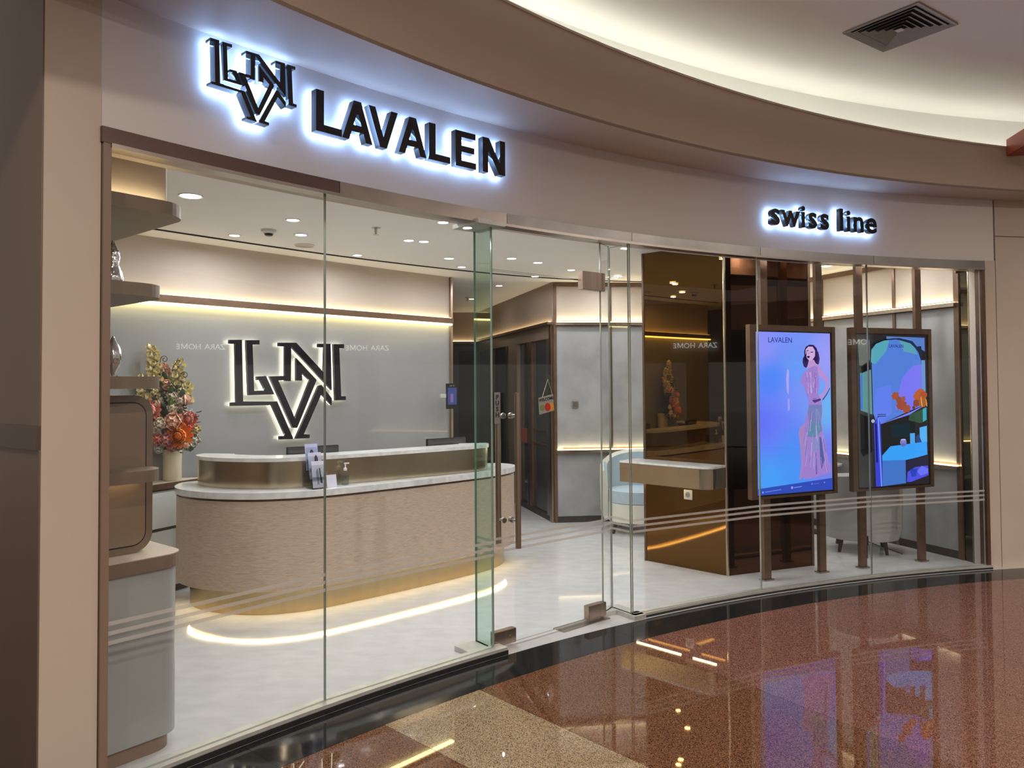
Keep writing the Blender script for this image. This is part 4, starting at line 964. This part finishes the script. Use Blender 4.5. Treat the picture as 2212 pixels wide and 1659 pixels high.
S2s = [
 ([(150,200),(255,200),(255,380),(185,430),(160,430)], (108, 112, 104)), ([(160,860),(260,900),(262,1200),(180,1240),(160,1200)], (24, 24, 24)), ([(165,500),(205,480),(262,465),(268,870),(165,830)], (96, 150, 150)),  # this row and the next paint the reflected shapes over the left strip
 ([(165,530),(185,500),(185,830),(165,815)], (70, 120, 220)), ([(175,440),(250,400),(262,465),(200,490),(178,500)], (10, 10, 14)),
 ([(265,240),(420,175),(420,195),(265,290)], (14, 14, 20)), ([(405,165),(755,172),(755,300),(600,200),(480,180),(405,190)], (92, 130, 205)),
 ([(268,290),(310,235),(380,205),(480,192),(580,205),(650,245),(695,310),(716,380),(720,800),(600,845),(345,955),(300,940),(275,860)], (86, 130, 222)),
 ([(268,290),(310,235),(380,205),(430,198),(400,300),(300,420),(262,400)], (88, 170, 190)), ([(520,196),(600,212),(650,245),(690,330),(560,300)], (92, 165, 185)),
 ([(540,540),(640,430),(718,420),(720,800),(560,860),(470,820)], (126, 122, 250)), ([(275,860),(300,640),(440,600),(440,860),(345,955)], (100, 130, 245)), ([(310,960),(345,955),(600,860),(720,805),(755,790),(600,880)], (130, 135, 255)),
 ([(420,200),(500,192),(620,225),(700,300),(712,370),(722,370),(712,290),(640,205),(520,178),(420,188)], (28, 48, 78)), ([(690,250),(722,250),(725,340),(712,350)], (30, 44, 66)),
 ([(718,380),(755,380),(755,740),(720,800)], (110, 150, 215)),
 (blob(475, 705, 38, 1), (170, 84, 62)), (blob(505, 745, 30, 2), (150, 80, 66)), (blob(530, 790, 48, 3), (160, 78, 58)), (blob(575, 825, 38, 4), (165, 82, 62)), (blob(545, 735, 22, 5), (160, 90, 80)),
 (blob(700, 705, 58, 6), (190, 92, 44)), (blob(735, 700, 34, 7), (175, 82, 40)), (blob(665, 775, 34, 8), (140, 70, 48)), (blob(725, 770, 42, 11), (176, 96, 40)), (blob(640, 815, 16, 9), (110, 60, 60)),
 ([(706,720),(714,715),(716,760),(724,805),(716,808),(708,765)], (235, 170, 90)), ([(752,740),(758,740),(766,805),(758,806)], (235, 170, 90)),
 ([(345,960),(755,830),(755,1000),(760,1140),(420,1160),(350,1235)], (34, 36, 38)), ([(600,880),(755,820),(755,930),(700,960),(590,930)], (52, 84, 66)), ([(430,970),(600,950),(600,1080),(430,1080)], (22, 44, 54)),
 ([(690,1000),(758,985),(758,1140),(690,1140)], (90, 180, 250)), ([(600,1050),(645,1048),(645,1165),(600,1165)], (84, 170, 240)), ([(655,1080),(680,1060),(710,1140),(655,1140)], (40, 70, 130)), ([(722,830),(757,815),(757,930),(722,950)], (60, 170, 190)),
 ([(345,1240),(420,1160),(755,1130),(758,1250),(660,1272),(560,1290),(345,1285)], (60, 165, 255)), ([(345,1285),(555,1290),(555,1500),(345,1515)], (70, 120, 205)),
 ([(560,1300),(760,1260),(760,1340),(700,1380),(562,1420)], (44, 40, 66)), ([(570,1400),(640,1360),(760,1350),(765,1440),(600,1492),(562,1490)], (84, 84, 230)), ([(590,1380),(660,1370),(650,1440),(610,1450)], (44, 70, 190)), ([(660,1400),(700,1350),(762,1380),(762,1420),(690,1440)], (110, 120, 255)),
 (ell(537, 1128, 30, 30), (130, 130, 200)), (ell(537, 1105, 24, 8), (170, 175, 235)), (ell(537, 1152, 22, 16), (110, 110, 190)),
 ([(275,960),(315,880),(335,960),(345,1515),(285,1515)], (60, 70, 215)), ([(308,900),(322,900),(340,1515),(328,1515)], (120, 150, 255)), ([(285,950),(300,950),(305,1300),(290,1300)], (20, 30, 110)),
 ([(310,868),(385,868),(385,874),(310,874)], (30, 40, 80)), ([(310,884),(385,884),(385,890),(310,890)], (30, 40, 80)), (ell(268, 928, 16, 16, 12), (180, 185, 220))]
S2s = [(norm1(p, b2), c) for p, c in S2s]
def screen(lb, P0, P1, ztop, zbot, bgf, shp, poles, txt, tpos, tsz, tcol, inner):
    P0, P1 = Vector(P0), Vector(P1); d = (P1 - P0); W = d.length; d.normalize(); c = (P0 + P1)/2; rz = math.atan2(d.y, d.x)
    t = thing('display_screen', lb, 'screen', (c.x, c.y, 0), rz, 'advertising screens on poles')
    H = ztop - zbot
    for (x0, x1, z0, z1) in ((-W/2, -W/2 + .055, zbot, ztop), (W/2 - .04, W/2, zbot, ztop), (-W/2 + .055, W/2 - .04, ztop - .05, ztop), (-W/2 + .055, W/2 - .04, zbot, zbot + .02)):
        box('frame', x0, x1, -.032, .020, z0, z1, M['bronze_d'], t, .002)
    il, ir, ib, itp = inner
    s = box('screen_panel', -W/2 + .056, W/2 - .041, -.02, .018, zbot + .021, ztop - .051, M['blackp'], t)
    hh = bpy.data.objects.new('lit_picture', None)
    Wp = W - .055 - .04 - il - ir
    xo = (-W/2 + .055 + il + W/2 - .04 - ir)/2
    pic = picture(t, Wp, H - .07 - ib - itp, bgf, shp, y=-.0205); pic.location = (xo, -.0225, zbot + .02 + ib)
    me = text_mesh(txt, tsz, .0003, .0004); tx_ = link('lettering', me, emis('screen_text', lin(tcol), 1), t, (xo + tpos[0]*Wp, -.0285, zbot + .02 + ib + tpos[1]*(H - .07 - ib - itp)))
    for u in poles:
        x = u
        box('pole', x - .035, x + .035, .022, .055, .012, 2.779, M['bronze_d'], t)
        box('foot_plate', x - .05, x + .05, .005, .07, 0, .011, M['steeld'], t)
    return t
screen('lit portrait screen showing a woman in a long gown, left of the two', (1.885, 6.150), (2.725, 6.530), 2.065, .665, bg1, S1s, (.20, .80), 'LAVALEN', (-.19, .935), .062, (50, 60, 150), (.012, .012, .012, .006))
screen('lit portrait screen showing a blue arch with coral plants, right of the two', (2.88, 6.575), (3.735, 6.885), 2.065, .665, bg2, S2s, (.15, .82), 'LAVALEN', (.05, .915), .040, (30, 60, 130), (.012, .012, .012, .006))
# fix pole offsets: measured from the left end of each frame
for o in [q for q in bpy.data.objects if q.get('category') == 'screen']:
    W = max((c.bound_box[6][0] for c in o.children if c.name.startswith('frame')))
    for c in o.children:
        if c.name.startswith(('pole', 'foot_plate')): c.location.x -= W
# cable post
cp = thing('cable_post', 'short black cable outlet post on the floor behind the second screen', 'post', (3.205, 7.02, 0))
bm = bmesh.new(); add_tube(bm, (0, 0, 0), (0, 0, .12), .012, n=12); add_tube(bm, (0, 0, .12), (0, 0, .20), .02, n=12); link('post', bm_mesh('p', bm), M['blackp'], cp)
bm = bmesh.new(); add_tube(bm, (.01, 0, .15), (.36, .06, .02), .004, n=6); link('cable', bm_mesh('c', bm), M['blackp'], cp)

# --- ceiling fittings
DL = [(-1.987, 4.742, .075), (-1.555, 5.455, .05), (-2.169, 6.0, .045), (-1.647, 5.996, .05), (-.837, 6.257, .045), (-.72, 6.31, .045), (-1.396, 6.95, .045), (-.583, 7.17, .05), (-.495, 5.566, .045), (.002, 7.193, .05), (.258, 7.451, .05), (-.50, 7.70, .045), (.26, 8.40, .045), (.62, 7.95, .045), (1.154, 8.55, .045), (-.149, 9.191, .045), (-.551, 10.6, .045),
      (1.0, 6.2, .045), (2.45, 7.4, .05), (3.20, 7.79, .06), (3.55, 7.10, .06), (2.5, 8.5, .05), (.35, 5.9, .045), (1.75, 8.0, .045), (2.75, 6.95, .045)]
ORD = ['leftmost', 'second from the left', 'third from the left', 'fourth from the left', 'fifth from the left', 'sixth from the left', 'seventh from the left', 'eighth from the left', 'ninth from the left', 'tenth from the left', 'eleventh from the left', 'twelfth from the left', 'middle one', 'twelfth from the right', 'eleventh from the right', 'tenth from the right', 'ninth from the right', 'eighth from the right', 'seventh from the right', 'sixth from the right', 'fifth from the right', 'fourth from the right', 'third from the right', 'second from the right', 'rightmost']
DL = [(a, b, c*.8) for a, b, c in DL]
DL.sort(key=lambda q: q[0]/q[1])
assert len(DL) == len(ORD), len(DL)
for i, (x, y, r) in enumerate(DL):
    t = thing('ceiling_downlight', ORD[i] + ' of the round recessed downlights in the shop ceiling', 'light', (x, y, 2.78), 0, 'recessed downlights in the shop ceiling')
    bm = bmesh.new(); add_lathe(bm, [(r, -.001), (r + .012, -.006), (r + .014, -.003), (r + .014, 0)], 20); link('trim_ring', bm_mesh('tr', bm), M['white'], t, smooth=True)
    bm = bmesh.new(); add_lathe(bm, [(.001, -.004), (r, -.004), (r, -.002)], 20); link('diffuser', bm_mesh('df', bm), M['spot'], t)
    pw = 4.6 if y < 9 else 2.0
    if x > 2.2: pw *= .8
    if y < 6.1 and x < .2: pw = 6.5
    lamp('downlight_lamp', (0, 0, -.02), pw, r*1.8, (.97, .98, 1.0), 175, t)
def sprinkler(x, y, lb):
    t = thing('sprinkler_head', lb, 'sprinkler', (x, y, 2.78))
    bm = bmesh.new(); add_lathe(bm, [(.035, 0), (.035, -.004), (.010, -.008), (.010, -.03), (.006, -.05)], 16); link('body', bm_mesh('b', bm), M['steel'], t, smooth=True)
    bm = bmesh.new(); add_lathe(bm, [(.022, -.052), (.022, -.055)], 14); link('deflector', bm_mesh('d', bm), M['steel'], t)
sprinkler(-1.016, 5.748, 'small metal sprinkler head in the ceiling above the counter'); sprinkler(-.60, 10.4, 'small metal sprinkler head in the ceiling of the corridor')
t = thing('smoke_detector', 'small white smoke detector on the shop ceiling left of the pane joint', 'detector', (-1.837, 5.80, 2.78))
bm = bmesh.new(); add_lathe(bm, [(.055, 0), (.055, -.018), (.040, -.03), (.034, -.03)], 20); link('body', bm_mesh('b', bm), M['white'], t, smooth=True)
bm = bmesh.new(); add_lathe(bm, [(.034, -.03), (.028, -.045), (.02, -.048)], 20); link('sensor', bm_mesh('b', bm), M['blackp'], t, smooth=True)
t = thing('ceiling_speaker', 'flat round grey speaker grille in the shop ceiling near the slot', 'speaker', (-1.74, 6.45, 2.78))
bm = bmesh.new(); add_lathe(bm, [(.085, 0), (.085, -.006), (.078, -.009)], 28); link('rim', bm_mesh('b', bm), M['white'], t, smooth=True)
bm = bmesh.new(); add_lathe(bm, [(.077, -.0091), (.001, -.012)], 28); link('grille', bm_mesh('b', bm), M['steeld'], t, smooth=True)

# --- mall ceiling diffuser (square, louvred)
va = math.atan2(-.409 - 0, .288) ; 
vt = thing('air_diffuser', 'square grey louvred air diffuser in the concourse ceiling', 'vent', (2.50, 4.875, 3.87), math.atan2(4.532 - 4.939, 2.44 - 2.152))
def ring(name, ro, ri, zo, zi, th_, m):
    bm = bmesh.new(); cs = [(1, 1), (-1, 1), (-1, -1), (1, -1)]
    V = []
    for (x, y) in cs: V.append([bm.verts.new((x*ro, y*ro, zo)), bm.verts.new((x*ri, y*ri, zi)), bm.verts.new((x*ri, y*ri, zi + th_)), bm.verts.new((x*ro, y*ro, zo + th_))])
    for i in range(4):
        for k in range(4): bm.faces.new((V[i][k], V[i][(k+1) % 4], V[(i+1) % 4][(k+1) % 4], V[(i+1) % 4][k]))
    return link(name, bm_mesh(name, bm), m, vt)
ring('frame', .245, .212, -.012, -.004, .008, M['vent'])
box('duct_back', -.21, .21, -.21, .21, -.0035, -.001, M['dark'], vt)
for i in range(5):
    ro = .205 - i*.037; ring('louvre', ro, ro - .022, -.012 - .002*i, -.004, .002, M['vent'])
box('centre_plate', -.022, .022, -.022, .022, -.02, -.016, M['white'], vt)
# --- red box at the right of the concourse ceiling
rb = thing('hanging_box', 'red-brown rectangular box hanging below the bright concourse ceiling at right', 'box', (4.06, 5.98, 0), rd(-8))
box('box_body', 0, 1.3, 0, .35, 3.46, 3.60, M['red'], rb, .003)
bm = bmesh.new(); add_tube(bm, (1.2, .17, 3.60), (1.2, .17, 3.87), .012, n=8); link('hanger', bm_mesh('h', bm), M['steeld'], rb)

# --- the other side of the concourse, seen only as reflections in the glass
ow = thing('wall_opposite', None, None, (37.0, -6.06, 0), rd(-104)); tag(ow, kind='structure')
box('shop_wall', -9, 9, 0, .3, 0, 6, M['plaster'], ow)
box('window_recess', -7, -.6, -.06, 0, 0, 2.7, emis('lit_window', (1, .9, .75), .5), ow)
box('window_recess', .6, 7, -.06, 0, 0, 2.7, emis('lit_window_2', (1, .9, .75), .35), ow)
os_ = thing('illuminated_sign', 'white lit ZARA HOME sign mirrored in the left glass panes', 'sign', (36.9, -6.06, 3.50), rd(-104))
xz = -1.12
for ch in 'ZARA HOME':
    wz = {'M': .36, 'O': .33, 'H': .30, ' ': .16}.get(ch, .25); xz += wz/2; i = xz; xz += wz/2
    if ch == ' ': continue
    if ch == 'M':
        bm = bmesh.new(); add_plate(bm, [(x*.30 - .15, z*.285) for x, z in [(0, 0), (0, 1), (.18, 1), (.5, .35), (.82, 1), (1, 1), (1, 0), (.86, 0), (.86, .74), (.56, .12), (.44, .12), (.14, .74), (.14, 0)]], -.02, .02); me = bm_mesh('m', bm)
    else: me = text_mesh(ch, .40, .02, .001)
    link('letter', me, emis('sign_white', (1, 1, .95), 5), os_, (i, -.10, 0))
